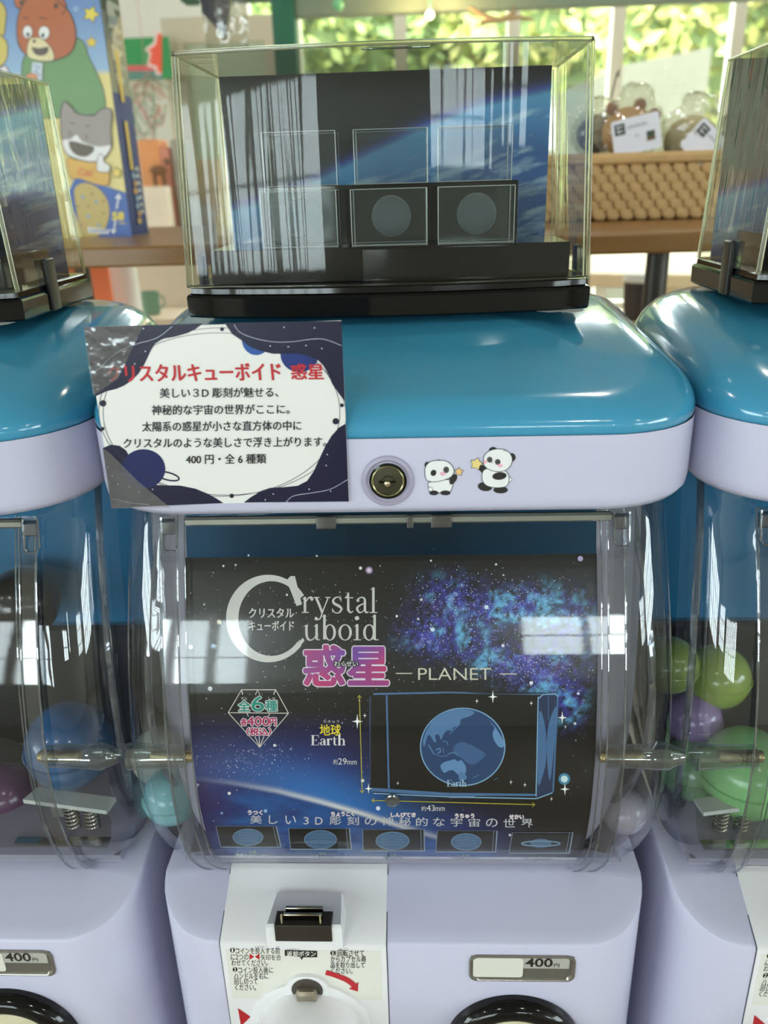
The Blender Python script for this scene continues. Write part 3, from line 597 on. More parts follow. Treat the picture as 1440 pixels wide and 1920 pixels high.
# ================================================================ the poster inside the clear cover
def pcol(P):
    x, y = P[:, 0], P[:, 1]; n = len(x); one = np.ones((n, 1))
    c = LC(9, 8, 9)*one
    navy = LC(30, 34, 108)*one; blue = LC(22, 84, 160)*one; pur = LC(48, 34, 92)*one
    limb = np.interp(x, [340, 430, 520, 600, 680, 760, 830, 900, 1000, 1100], [1458, 1468, 1484, 1504, 1527, 1553, 1574, 1592, 1612, 1640])
    lm = np.clip((1010-x)/170, 0, 1)*1.0
    c = mixc(c, navy, np.clip((y-1330)/110, 0, 1)*np.clip((760-x)/150, 0, 1)*.95+np.clip((y-1500)/60, 0, 1)*lm*.9)
    g = np.exp(-((x-620)/170)**2-((y-limb+10)/55)**2); c = mixc(c, LC(40, 120, 200)*one, g*.8*(y < limb+4))
    g = np.exp(-((y-limb)/6.0)**2)*np.exp(-((x-650)/170)**2); c = mixc(c, LC(225, 222, 220)*one, g*.95)
    d = y-limb; fb = fbm(x*.6+900, y*2.2, 30, 4, 8)
    e = mixc(LC(22, 92, 165)*one, LC(20, 34, 100)*one, fb*1.2-.2+np.clip((480-x)/120, 0, 1)*.6)
    e = mixc(e, pur, np.clip((450-x)/80, 0, 1)*.9+np.clip((x-880)/140, 0, 1)*.8)
    c = np.where((d > 0)[:, None], mixc(c, e, d/7*np.clip((1060-x)/120, 0, 1)), c)
    f1 = fbm(x+300, y+900, 60, 5, 1); f2 = fbm(x+100, y+400, 22, 4, 2); f3 = fbm(x, y, 7, 3, 4)
    def blob(cx, cy, rx, ry): return np.exp(-((x-cx)/rx)**2-((y-cy)/ry)**2)
    neb = blob(812, 1187, 50, 38)*1.1+blob(850, 1115, 50, 32)*.8+blob(925, 1145, 52, 26)*.95+blob(990, 1125, 55, 28)*.7+blob(960, 1240, 62, 24)+blob(1020, 1272, 58, 28)+blob(1062, 1180, 60, 55)*.75+blob(1068, 1318, 28, 42)*.75+blob(900, 1205, 60, 30)*.5
    dens = np.clip(neb*(f1*1.1+f2*.9-.42)*1.5, 0, 1)*np.clip(f3*2.6-.55, 0, 1.4)
    nc = mixc(LC(62, 62, 172)*one, LC(112, 70, 162)*one, np.clip((f2-.55)*4, 0, 1)); nc = mixc(nc, LC(96, 178, 222)*one, np.clip(f1*f2*6.0-1.35, 0, 1)*.9)
    c = mixc(c, nc, dens*1.1); c = mixc(c, LC(210, 220, 240)*one, np.clip((f3-.78)*7, 0, 1)*np.clip(neb, 0, 1)*.8)
    return c
xl, xr = -12.62, 9.42
def psurf(x, z): return np.stack([x, ps_(z), z], 1)
V, F = grid(psurf, xl, xr, -38.02, -18.42, 380, 330)
mb = MB(); mb.v = V.tolist(); mb.f = F
PO = obj('poster', mb, GLOSSINK, base=(-1.6, 37, -38.1), smooth=False, colors=pcol(px_of(V)))
PO.data.shade_smooth()
tag(PO, 'black starry poster advertising crystal planets behind the clear cover', 'poster')
V, F = grid(lambda x, z: np.stack([x, ps_(z)+.03, z], 1), xl+.02, xr-.02, -39.3, -18.45, 12, 60)
mb = MB(); mb.v = V.tolist(); mb.f = F; obj('poster_margin', mb, mat('poster_margin_paper', (206, 204, 214), .5), PO, smooth=False)
for sg, xa, xb in ((-1, xl+.1, CX-14.6), (1, xr-.1, CX+14.3)):
    V, F = grid(lambda x, z: np.stack([x+(z+28)*.03*sg, ps_(z)+1.0+1.6*((x-xa)/(xb-xa))**2*3, z], 1), xa, xb, -38.3, -15.2, 8, 40)
    mb = MB(); mb.v = V.tolist(); mb.f = F; obj('liner_sheet', mb, mat('liner_grey_lilac', (152, 147, 160), .55, var=.1), M, smooth=False)
PS = lambda off: (lambda V: poster_surf(V, off))
def E_(pr, name, lift=.012, cut=14, **k): return pr.emit(name, PS(0.0), GLOSSINK, PO, lift=lift, cut=cut, **k)
# stars
p = Print(); r2 = random.Random(3)
for _ in range(760):
    x, y = r2.uniform(352, 1114), r2.triangular(1045, 1560, 1150)
    if 692 < x < 1048 and 1300 < y < 1498: continue
    x = max(x, 352+max(0, (y-1400))*.2); s = r2.choice((.6, .7, .8, .9, 1.3)); v = r2.randint(120, 235)
    p._add([(x-s, y), (x, y-s), (x+s, y), (x, y+s)], [(0, 1, 2, 3)], (v, v, min(255, v+8)))
for _ in range(1500):
    cx, cy, sx_, sy_ = r2.choice(((812, 1187, 45, 40), (850, 1115, 50, 35), (925, 1145, 60, 30), (1000, 1125, 60, 30), (960, 1240, 65, 26), (1020, 1272, 60, 30), (1060, 1200, 55, 60), (470, 1425, 70, 22), (900, 1200, 90, 50)))
    x, y = r2.gauss(cx, sx_*.7), r2.gauss(cy, sy_*.75)
    if not (355 < x < 1112) or (y > 1296 and x < 1050 and x > 690): continue
    s = r2.choice((.5, .6, .8, 1.1)); v = r2.randint(150, 250); p._add([(x-s, y), (x, y-s), (x+s, y), (x, y+s)], [(0, 1, 2, 3)], (v-20, v, 250))
E_(p, 'printed_stars', cut=0, kind='stuff', lift=.010)
p = Print()
for x, y, r, c in ((692, 1069, 7, (150, 120, 160)), (692, 1069, 4, (225, 210, 225)), (676, 1065, 3, (225, 225, 220)), (411, 1166, 4.2, (225, 220, 190)), (358, 1213, 4.2, (220, 222, 228)), (400, 1211, 4, (170, 195, 225)), (394, 1291, 4.2, (225, 225, 230)), (466, 1041, 1.8, (220,)*3), (594, 1042, 1.8, (220,)*3), (419, 1061, 2, (220,)*3), (442, 1059, 1.8, (220,)*3), (538, 1115, 2, (220,)*3), (383, 1133, 1.6, (220,)*3),
                   (930, 1058, 2.2, (225,)*3), (808, 1051, 1.8, (220,)*3), (944, 1078, 1.6, (220,)*3), (912, 1138, 4, (215, 235, 250)), (790, 1124, 2.4, (220,)*3), (811, 1180, 4, (215, 235, 250)), (943, 1210, 3, (235, 225, 250)), (996, 1280, 3.4, (235, 235, 250)), (1084, 1300, 2.6, (225, 225, 250)), (744, 1155, 2.4, (225,)*3), (784, 1160, 2, (225,)*3),
                   (1058, 1460, 11, (60, 130, 165)), (1058, 1460, 6.5, (210, 235, 240)), (515, 1397, 2.6, (225,)*3), (430, 1487, 3, (225,)*3), (498, 1520, 3.2, (150, 190, 235)), (371, 1471, 2.8, (150, 150, 190)), (709, 1515, 4, (225, 230, 240)), (680, 1463, 3.2, (225,)*3), (1078, 1356, 2.4, (225,)*3), (1088, 1047, 5, (190, 180, 215)), (416, 1524, 2.6, (120, 150, 210)), (956, 1565, 2.4, (210,)*3)):
    p.ell(x, y, r, r, c)
def sparkle(x, y, r): p.poly([(x, y-r), (x+r*.13, y-r*.13), (x+r*.75, y), (x+r*.13, y+r*.13), (x, y+r), (x-r*.13, y+r*.13), (x-r*.75, y), (x-r*.13, y-r*.13)], (250, 248, 245)).ell(x, y, r*.24, r*.24, (255,)*3)
for a in ((1054, 1345, 12), (1059, 1479, 12), (670, 1352, 14), (691, 1478, 10), (684, 1341, 5), (1060, 1362, 4), (1034, 1497, 4)): sparkle(*a)
E_(p, 'bright_stars', lift=.014)
# lettering: built serif letters
LG = (206, 204, 200)
class Serif:
    """serif letters drawn from strokes, in units of x-height, y up"""
    def __init__(s, pr, c, w=.17): s.p = pr; s.c = c; s.w = w
    def go(s, word, x, base, xh, xs=1.0, adv=None):
        P = s.p; w = s.w; c = s.c
        def m(pts): return [(x+u*xh*xs, base-v*xh) for u, v in pts]
        for i, ch in enumerate(word):
            st = lambda u, v0, v1: P.poly(m([(u-w/2, v0), (u+w/2, v0), (u+w/2, v1), (u-w/2, v1)]), c)
            sf = lambda u0, u1, v: P.poly(m([(u0, v-.03), (u1, v-.03), (u1, v+.03), (u0, v+.03)]), c)
            flag = lambda u, v: P.poly(m([(u-w/2-.13, v-.13), (u+w/2, v), (u+w/2, v-.12), (u-w/2, v-.14)]), c)
            st2 = lambda pts, ws: P.line(m(pts), [q*xh for q in ws], c, smooth=6)
            def bowl(cx, rx=.36, ry=.51, cy=.49):
                n = 32; o = [(cx+rx*math.cos(2*math.pi*k/n), cy+ry*math.sin(2*math.pi*k/n)) for k in range(n)]; q = [(cx+(rx-w)*math.cos(2*math.pi*k/n), cy+(ry-.06)*math.sin(2*math.pi*k/n)) for k in range(n)]
                P._add(m(o)+m(q), [(k, (k+1) % n, n+(k+1) % n, n+k) for k in range(n)], c)
            a = 1.0
            if ch == 'r': st(.22, 0, 1); sf(.02, .46, .03); flag(.22, 1.0); st2([(.3, .72), (.42, .92), (.58, .98), (.66, .9)], [.05, .08, .1, .14]); P.ell(*m([(.63, .87)])[0], .1*xh*xs, .1*xh, c); a = .76
            if ch == 'y': st2([(.12, .97), (.3, .55), (.5, .02)], [w, w, w]); st2([(.86, .97), (.68, .5), (.5, .02), (.36, -.36), (.16, -.42)], [.07, .07, .08, .07, .08]); sf(0, .34, .97); sf(.68, 1.0, .97); P.ell(*m([(.14, -.36)])[0], .1*xh*xs, .1*xh, c); a = 1.02
            if ch == 's': st2([(.6, .78), (.5, .96), (.3, .97), (.13, .78), (.22, .58), (.5, .42), (.63, .24), (.5, .03), (.25, .02), (.1, .22)], [.05, .06, .08, .13, .17, .17, .13, .08, .06, .05]); P.line(m([(.61, .97), (.61, .72)]), .04*xh, c); P.line(m([(.09, .03), (.09, .3)]), .04*xh, c); a = .78
            if ch == 't': st2([(.26, 1.28), (.26, .6), (.27, .2), (.4, .03), (.56, .12)], [.1, w, w, .1, .05]); sf(.05, .56, .95); P.poly(m([(.05, .93), (.3, 1.3), (.3, .93)]), c); a = .66
            if ch == 'a': st(.6, .12, .75); st2([(.6, .6), (.58, .88), (.38, .98), (.16, .84)], [w, .12, .07, .1]); P.ell(*m([(.18, .78)])[0], .09*xh*xs, .09*xh, c); st2([(.6, .6), (.3, .48), (.13, .28), (.26, .04), (.45, .08), (.6, .25)], [.06, .09, w, .1, .06, .05]); st2([(.6, .2), (.68, .03), (.82, .08)], [w, .1, .05]); a = .86
            if ch == 'l': st(.25, 0, 1.6); sf(.03, .48, .03); flag(.25, 1.6); a = .54
            if ch == 'i': st(.25, 0, 1); sf(.03, .48, .03); flag(.25, 1.0); P.ell(*m([(.24, 1.38)])[0], .13*xh*xs, .13*xh, c); a = .54
            if ch == 'u': st2([(.25, .95), (.25, .35), (.36, .05), (.6, .04), (.8, .3)], [w, w, .13, .07, .05]); st(.84, .05, 1); flag(.25, 1); flag(.84, 1); sf(.84, 1.04, .03); a = 1.1
            if ch == 'b': st(.2, .05, 1.6); flag(.2, 1.6); bowl(.52); a = .98
            if ch == 'o': bowl(.44, .4); a = .9
            if ch == 'd': st(.74, .03, 1.6); flag(.74, 1.6); bowl(.42); sf(.74, .98, .03); a = 1.05
            if ch == 'h': st(.22, 0, 1.6); sf(0, .45, .03); flag(.22, 1.6); st2([(.28, .7), (.45, .93), (.65, .95), (.78, .7), (.78, .04)], [.05, .08, .12, w, w]); sf(.56, 1.0, .03); a = 1.04
            if ch == 'E': st(.25, 0, 1.5); sf(0, 1.0, .03); sf(0, 1.0, 1.47); P.line(m([(.97, .03), (1.02, .42)]), .07*xh, c); P.line(m([(.95, 1.47), (.98, 1.12)]), .07*xh, c); sf(.25, .7, .77); P.line(m([(.7, .6), (.7, .94)]), .06*xh, c); a = 1.12
            x += a*xh*xs
        return x
p = Print(); sfw = Serif(p, LG, .15)
# great C
n = 60; A = [math.radians(a) for a in np.linspace(-32, -322, n)]
def cpt(a, rx, ry, cx, cy): return (cx+rx*math.cos(a), cy+ry*math.sin(a))
out = [cpt(a, 79, 82, 503, 1159.5) for a in A]; inn = [cpt(a, 62, 70, 509, 1159.5) for a in A]
p._add(out+inn, [(k, k+1, n+k+1, n+k) for k in range(n-1)], LG)
p.poly([(537, 1088), (545, 1080), (553, 1080), (566, 1133), (556, 1136), (548, 1115)], LG)
p.poly([(560, 1203), (568, 1196), (571, 1201), (556, 1219), (545, 1226), (540, 1222)], LG)
E_(p, 'great_letter_c', lift=.014)
p = Print(); s_ = Serif(p, LG, .15); e = s_.go('rystal', 565, 1149, 30, 1.04); e2 = s_.go('uboid', 567, 1200, 30, 1.06)
E_(p, 'title_lettering', lift=.014)
p = Print(); p.text('クリスタル', 467, 1140, 551, 1158, LG, .022); p.text('キューボイド', 467, 1164, 551, 1182, LG, .022); E_(p, 'title_katakana', lift=.014)
p = Print(); p.text('惑星', 571, 1211, 727, 1284, (232, 222, 236), halo=4.6)
E_(p, 'title_kanji_outline', lift=.014)
def kc_(q):
    x, y = q; t = (math.sin(x*.045)+math.sin(y*.07+x*.02))/4+.5; a, b = (112, 70, 165), (200, 50, 110); return tuple(a[i]*(1-t)+b[i]*t for i in range(3))
p = Print(); p.text('惑星', 571, 1211, 727, 1284, kc_, halo=2.6); E_(p, 'title_kanji', lift=.020)
p = Print(); p.text('わくせい', 627, 1239, 671, 1249, (12, 10, 12), halo=2.2); E_(p, 'reading_shadow', lift=.026)
p = Print(); p.text('わくせい', 627, 1239, 671, 1249, (240,)*3, .01); p.text('PLANET', 784, 1252, 921, 1274, (214, 210, 190), -.006).line([(742, 1262), (772, 1262)], 1.8, (214, 210, 190)).line([(937, 1263), (969, 1263)], 1.8, (214, 210, 190)); E_(p, 'subtitle_text', lift=.032)
# price diamond
p = Print(); WL = (214, 208, 196)
for P in ([(428, 1336), (453, 1293), (517, 1293), (541, 1337)], [(541, 1337), (487, 1401), (428, 1336)], [(428, 1336), (541, 1337)], [(453, 1293), (455, 1302)], [(479, 1302), (483, 1293), (487, 1302)], [(517, 1293), (513, 1302)], [(463, 1337), (466, 1343)], [(506, 1337), (503, 1343)], [(487, 1401), (478, 1380)], [(487, 1401), (486, 1380)], [(487, 1401), (495, 1380)]): p.line(P, 1.5, WL)
for s, a, c in (('全', (447, 1313, 469, 1333), (28, 140, 128)), ('6', (472, 1305, 495, 1333), (28, 140, 128)), ('種', (498, 1313, 520, 1333), (28, 140, 128)), ('各', (452, 1347, 463, 1360), (176, 36, 96)), ('400', (463, 1344, 505, 1360), (176, 36, 96)), ('円', (506, 1346, 518, 1360), (176, 36, 96)), ('（税込）', (463, 1364, 508, 1378), (176, 36, 96))):
    p.text(s, *a, (235, 232, 232), halo=1.7)
E_(p, 'price_diamond', lift=.014)
p = Print()
for s, a, c in (('全', (447, 1313, 469, 1333), (28, 140, 128)), ('6', (472, 1305, 495, 1333), (28, 140, 128)), ('種', (498, 1313, 520, 1333), (28, 140, 128)), ('各', (452, 1347, 463, 1360), (176, 36, 96)), ('400', (463, 1344, 505, 1360), (176, 36, 96)), ('円', (506, 1346, 518, 1360), (176, 36, 96)), ('（税込）', (463, 1364, 508, 1378), (176, 36, 96))):
    p.text(s, *a, c, halo=.6)
p.text('ぜん', 452, 1306, 464, 1311, (220,)*3); p.text('しゅ', 504, 1306, 516, 1311, (220,)*3)
E_(p, 'price_text', lift=.020)
# Earth caption, measures
p = Print(); p.text('地球', 600, 1358, 639, 1379, (232, 210, 60), .016); p.text('ちきゅう', 606, 1350, 636, 1355, (200, 200, 190)); YE = (190, 180, 60)
Serif(p, (226, 226, 226), .26).go('Earth', 583, 1397, 12.6, 1.17)
p.text('約', 625, 1423, 633, 1433, (220,)*3); p.text('29', 634, 1421, 650, 1433, (224,)*3); p.text('mm', 651, 1426, 669, 1433, (220,)*3)
p.text('約', 790, 1511, 799, 1520, (220,)*3); p.text('43', 800, 1509, 815, 1520, (224,)*3); p.text('mm', 816, 1513, 834, 1520, (220,)*3)
p.line([(674, 1304), (679, 1485)], 1.5, YE).line([(670, 1308), (674, 1303), (678, 1308)], 1.3, YE).line([(675, 1481), (679, 1486), (683, 1481)], 1.3, YE).line([(698, 1500), (1002, 1508)], 1.5, YE).line([(702, 1496), (697, 1500), (702, 1504)], 1.3, YE).line([(998, 1504), (1003, 1508), (998, 1512)], 1.3, YE)
E_(p, 'caption_text', lift=.014)
# the large printed crystal with Earth inside
p = Print(); BL = (74, 112, 158); BH = (136, 178, 214)
p.poly([(692, 1303), (700, 1297), (720, 1296), (1040, 1299), (1048, 1305), (1037, 1486), (1006, 1497), (700, 1486), (694, 1478)], (12, 12, 14))
p.poly([(1008, 1306), (1040, 1300), (1047, 1306), (1037, 1485), (1006, 1495)], (34, 52, 88))
p.line([(700, 1301), (838, 1298), (1042, 1302)], [3.5, 3, 2.5], BL).line([(694, 1306), (694, 1480)], 2.5, (40, 62, 100)).line([(725, 1303), (729, 1478)], 3.4, BL).line([(696, 1480), (840, 1489), (1006, 1490)], [7, 6, 4], BL).line([(700, 1487), (850, 1494), (1006, 1497), (1036, 1486)], 2, BH)
p.line([(1009, 1306), (1005, 1493)], 2, BH).line([(1046, 1306), (1037, 1485)], 3, BL).line([(1009, 1310), (1018, 1302), (1040, 1300), (1047, 1306)], 2, BH)
p.poly([(1011, 1335), (1023, 1368), (1024, 1420), (1018, 1452), (1008, 1466)], BL, 4).poly([(1044, 1326), (1030, 1352), (1025, 1395), (1027, 1440), (1031, 1462), (1037, 1420)], BL, 4).line([(1028, 1304), (1028, 1350)], 1.2, BL)
p.line([(842, 1494), (890, 1494)], 2.5, BH)
for a in ((924, 1306, 12), (894, 1314, 5), (996, 1318, 5), (746, 1468, 4), (958, 1466, 5), (984, 1471, 5)): sparkle(*a)
E_(p, 'printed_crystal', lift=.016)
p = Print(); C4 = lambda L: [(720+a/3.6, 1280+b/3.6) for a, b in L]
p.ell(867.5, 1400, 79, 73, (36, 68, 112), n=60); p.ring(867.5, 1400, 79, 72.5, 2.2, (128, 170, 206), n=60)
E_(p, 'printed_globe', lift=.022)
p = Print(); LA = (86, 126, 172)
p.poly(C4([(262, 400), (275, 350), (305, 290), (350, 230), (430, 190), (530, 178), (610, 195), (580, 225), (520, 245), (510, 285), (470, 300), (460, 320), (425, 322), (400, 350), (385, 385), (370, 350), (345, 355), (352, 400), (335, 395), (318, 365), (300, 350), (285, 385), (272, 430)]), LA, 3)
p.poly(C4([(380, 562), (405, 535), (440, 525), (475, 515), (500, 530), (520, 520), (550, 560), (552, 600), (520, 632), (470, 592), (440, 590), (405, 606)]), (100, 142, 190), 3)
p.poly(C4([(470, 470), (480, 420), (530, 398), (600, 425), (675, 470), (680, 495), (620, 545), (570, 545), (520, 505)]), (62, 98, 146), 3)
p.poly(C4([(712, 262), (740, 285), (775, 335), (808, 395), (806, 432), (772, 428), (738, 375), (735, 330), (745, 300)]), (104, 146, 192), 3)
p.poly(C4([(510, 600), (540, 610), (560, 640), (530, 660), (505, 650)]), LA, 3)
for L, w in (([(300, 415), (325, 460), (345, 485)], 2.4), ([(350, 480), (385, 495), (430, 490)], 1.4), ([(350, 455), (375, 440), (380, 465), (360, 472)], 2.8), ([(400, 440), (405, 475)], 1.6), ([(395, 390), (425, 400), (430, 420)], 1.6), ([(430, 480), (470, 470), (500, 490)], 2.4), ([(500, 270), (490, 300), (455, 330), (440, 345)], 1.6), ([(600, 640), (640, 620)], 1.4), ([(770, 640), (740, 655)], 1)): p.line(C4(L), w, LA, smooth=4)
E_(p, 'printed_continents', lift=.026)
p = Print(); Serif(p, (170, 200, 226), .28).go('Earth', 838, 1474, 8.2, 1.0); E_(p, 'printed_globe_caption', lift=.032)
# slogan
p = Print(); x = 468
for ch, xx in zip('美しい3D彫刻の神秘的な宇宙の世界', (469, 504, 535, 569, 591, 618, 651, 684, 715, 748, 780, 812, 845, 878, 911, 944, 977)):
    w = {'3': 10, 'D': 14, 'し': 17, 'い': 20}.get(ch, 22); yy = 1528+(xx-469)*.014; p.text(ch, xx, yy+(2 if ch in '3D' else 0), xx+w, yy+16, (206, 206, 210), .004)
for s, a, b in (('うつく', 465, 492), ('ちょうこく', 621, 664), ('しんぴてき', 733, 779), ('うちゅう', 853, 889), ('せかい', 955, 982)):
    yy = 1519+(a-465)*.016; p.text(s, a, yy, b, yy+8, (226, 214, 220), halo=.7); 
E_(p, 'slogan_text', lift=.014, cut=8)
p = Print()
for s, a, b in (('うつく', 465, 492), ('ちょうこく', 621, 664), ('しんぴてき', 733, 779), ('うちゅう', 853, 889), ('せかい', 955, 982)):
    yy = 1519+(a-465)*.016; p.text(s, a+.5, yy+.5, b-.5, yy+7.5, (196, 44, 88), .008)
E_(p, 'slogan_reading', lift=.020, cut=8)
# five small crystals
p = Print(); q = Print()
for (x0, x1, y0, y1, sk, cx, rx, ry, nm, ny, nc) in ((405, 518, 1549, 1588, 9, 465, 28, 15.5, 'Mercury', 1604, (474, 30)), (541, 655, 1553, 1592, 4, 601, 30, 17, 'Venus', 1606, (605, 21)), (680, 795, 1555, 1595, 1, 736, 31, 16.5, 'Mars', 1609, (737, 19)), (820, 932, 1557, 1597, -3, 874, 28, 15.5, 'Jupiter', 1610, (873, 27)), (961, 1074, 1560, 1599, -7, 1014, 0, 0, 'Saturn', 1612, (1008, 26))):
    p.poly([(x0, y0), (x1, y0), (x1+sk, y1), (x0+sk, y1)], (16, 15, 17)); ec = (140, 158, 178)
    p.line([(x0, y0), (x1, y0)], 1.0, (90, 104, 130)).line([(x1, y0), (x1+sk, y1)], 2.0, ec).line([(x0+sk, y1), (x1+sk, y1)], 1.6, ec).line([(x0, y0), (x0+sk, y1)], 1.0, ec).line([(x1-6, y0), (x1+sk-6, y1)], .8, ec)
    cy = (y0+y1)/2+1
    if rx:
        q.ell(cx, cy, rx, ry, (70, 104, 142)); q.ring(cx, cy, rx, ry, 1.2, (120, 150, 180))
        for k in range(4): q.line([(cx-rx*.7, cy-ry*.5+k*ry*.33), (cx, cy-ry*.6+k*ry*.33), (cx+rx*.7, cy-ry*.45+k*ry*.33)], 1.1, (92, 126, 162))
    else:
        q.ell(cx, cy, 20, 8.5, (80, 112, 146)); q.ring(cx, cy+.5, 36, 4.6, 2.6, (110, 142, 172))
    p.text(nm, nc[0]-nc[1], ny-3.5, nc[0]+nc[1], ny+3.5, (206, 214, 222), .02)
    p.text({'Mercury': '水星', 'Venus': '金星', 'Mars': '火星', 'Jupiter': '木星', 'Saturn': '土星'}[nm], nc[0]-7, ny-9, nc[0]+7, ny-4.5, (150, 170, 140), .01)
E_(p, 'small_crystals', lift=.014, cut=6); E_(q, 'small_planets', lift=.020, cut=6)
# paper margin below the picture: yellow rule and grey small print
p = Print(); p.poly([(428, 1616), (772, 1619), (772, 1628), (430, 1625)], (214, 206, 120)); r2 = random.Random(2)
def dashes(x0, x1, y, c, w):
    x = x0
    while x < x1: e = x+r2.uniform(2.5, 5); p.line([(x, y), (e, y+r2.uniform(-.4, .4))], w, c); x = e+r2.uniform(.8, 1.6)
dashes(545, 650, 1621.5, (120, 110, 70), 2.4); dashes(786, 1060, 1624.5, (120, 118, 130), 2.6); dashes(786, 950, 1632, (130, 128, 140), 2.2)
p.emit('small_print', PS(.03), INK, PO, lift=.012, cut=6)
# round clear suction peg pressed on the poster
PG = obj('clear_peg', MB().lathe(tuple(poster_surf([(736, 1497)])[0]+np.array([0, -.1, 0])), [(.42, 0), (.42, -.12), (.34, -.16), (.25, -.12)], 'y', 28, True, True), RIB, M)
# ================================================================ shop card taped to the head
CY = 36.22; SC = on_y(CY)
q4 = SC([(160, 617), (640, 601), (655, 940), (213, 947)])
CARD = obj('shop_card', MB().add([tuple(a+np.array([0, o, 0])) for o in (0, .06) for a in q4], [(0, 1, 2, 3), (7, 6, 5, 4), (0, 4, 5, 1), (1, 5, 6, 2), (2, 6, 7, 3), (3, 7, 4, 0)]), mat('card_white', (233, 232, 230), .3), base=(-9, 36.25, -14.12), smooth=False)
tag(CARD, 'white card with navy corners and Japanese text taped to the middle machine', 'sign')
C2 = lambda L: [(150+a/2.769, 590+b/2.769) for a, b in L]
NV = (17, 17, 52); NB = (20, 32, 88); p = Print()
for cx_, cy_, a_, b_, c_ in ((915, 130, 27, 29, (34, 84, 158)), (1140, 205, 36, 34, (24, 48, 120))): p = Print(); p.ell(*C2([(cx_, cy_)])[0], a_, b_, c_); p.emit('printed_planet', SC, vcol('card_ink', .3), CARD, lift=.008)
p = Print(); p.ell(*C2([(330, 800)])[0], 41, 37, NB); p.emit('printed_planet', SC, vcol('card_ink', .3), CARD, lift=.017); p = Print()
p = Print()
p.poly(C2([(22, 66), (640, 45), (600, 75), (560, 95), (490, 115), (430, 125), (390, 150), (368, 185), (350, 225), (330, 265), (305, 305), (270, 340), (230, 368), (190, 385), (140, 397), (78, 425)]), NV)
p.poly(C2([(750, 42), (1358, 32), (1375, 450), (1345, 410), (1310, 360), (1285, 300), (1262, 262), (1235, 235), (1190, 215), (1130, 202), (1060, 203), (1000, 203), (930, 185), (880, 165), (835, 130), (790, 100), (770, 70)]), NV)
p.poly(C2([(118, 692), (160, 675), (205, 680), (240, 705), (270, 760), (300, 830), (350, 880), (420, 885), (520, 887), (600, 903), (670, 932), (715, 958), (745, 978), (165, 1003)]), NV)
p.poly(C2([(1380, 565), (1345, 585), (1305, 630), (1270, 690), (1240, 755), (1215, 810), (1180, 862), (1130, 888), (1060, 895), (990, 898), (940, 915), (890, 945), (850, 975), (1396, 970)]), NV)
p.ring(*C2([(455, 838)])[0], 22, 7, 3.0, NV, rot=14)
E2 = p.emit('card_corners', SC, vcol('card_ink', .3), CARD, lift=.014)
p = Print(); p.ring(*C2([(735, 505)])[0], 222, 158, .9, (40, 38, 60), n=80); p.ring(*C2([(740, 515)])[0], 232, 152, .9, (40, 38, 60), rot=2, n=80)
for a, b, r in ((738, 75, 3.8), (120, 460, 6), (118, 592, 3.6), (788, 940, 4.2), (1328, 553, 6), (1360, 470, 3.6)): p.ell(*C2([(a, b)])[0], r, r, (26, 24, 46))
WW = (196, 200, 216)
for L in ([(60, 300), (100, 280), (150, 230), (220, 180), (300, 150), (400, 120), (480, 60)], [(800, 50), (830, 90), (900, 120), (1000, 140), (1100, 140), (1250, 125), (1358, 160)], [(1070, 972), (1110, 940), (1200, 925), (1300, 905), (1390, 855)], [(170, 955), (260, 975), (360, 985)]): p.line(C2(L), .9, WW, smooth=6)
r2 = random.Random(5)
for a, b in [(200, 275), (285, 255), (340, 190), (228, 205), (158, 340), (92, 385), (330, 72), (1060, 65), (1218, 68), (988, 162), (1082, 166), (1174, 160), (1256, 175), (1284, 725), (1278, 782), (1190, 905), (1302, 915), (962, 960), (1004, 930), (145, 790), (170, 835), (198, 880), (258, 892), (308, 920), (378, 906)]: p.ell(*C2([(a, b)])[0], 1.3, 1.3, (215, 218, 230), n=8)
p.emit('card_fine_lines', SC, vcol('card_ink', .3), CARD, lift=.020)
p = Print(); RR = (190, 30, 42)
p.text('クリスタルキューボイド', 203, 684, 528, 716, RR, .03, slope=-.012, skew=-3); p.text('惑星', 547, 682, 607, 711, RR, .03, skew=-2)
E3 = p.emit('card_title', SC, INK, CARD, lift=.026)
p = Print()
for s, x0, x1, y in (('美しい３D 彫刻が魅せる、', 300, 522, 737), ('神秘的な宇宙の世界がここに。', 285, 543, 769), ('太陽系の惑星が小さな直方体の中に', 267, 565, 800), ('クリスタルのような美しさで浮き上がります。', 232, 612, 831), ('400 円・全 6 種類', 349, 499, 861)):
    p.text(s, x0, y-9.5, x1, y+9, (24, 22, 24), .02, slope=-.008)
p.emit('card_text', SC, INK, CARD, lift=.026)
# taped film at the card's left corners, its glare put into milky grey
glare_tape = clear('milky_glare_tape', (225, 225, 225), .10, .15, bump=.5, scale=120, milk=.20, milkcol=(150, 150, 154))
for L, nm in (([(20, 62), (330, 52), (300, 120), (200, 330), (70, 420)], 1), ([(118, 690), (160, 720), (300, 860), (470, 1000), (165, 1004)], 2)):
    V = SC(C2(L)); V[:, 1] -= .045; obj('glare_tape', MB().add(V, [tuple(range(len(V)))]), glare_tape, CARD, smooth=False)
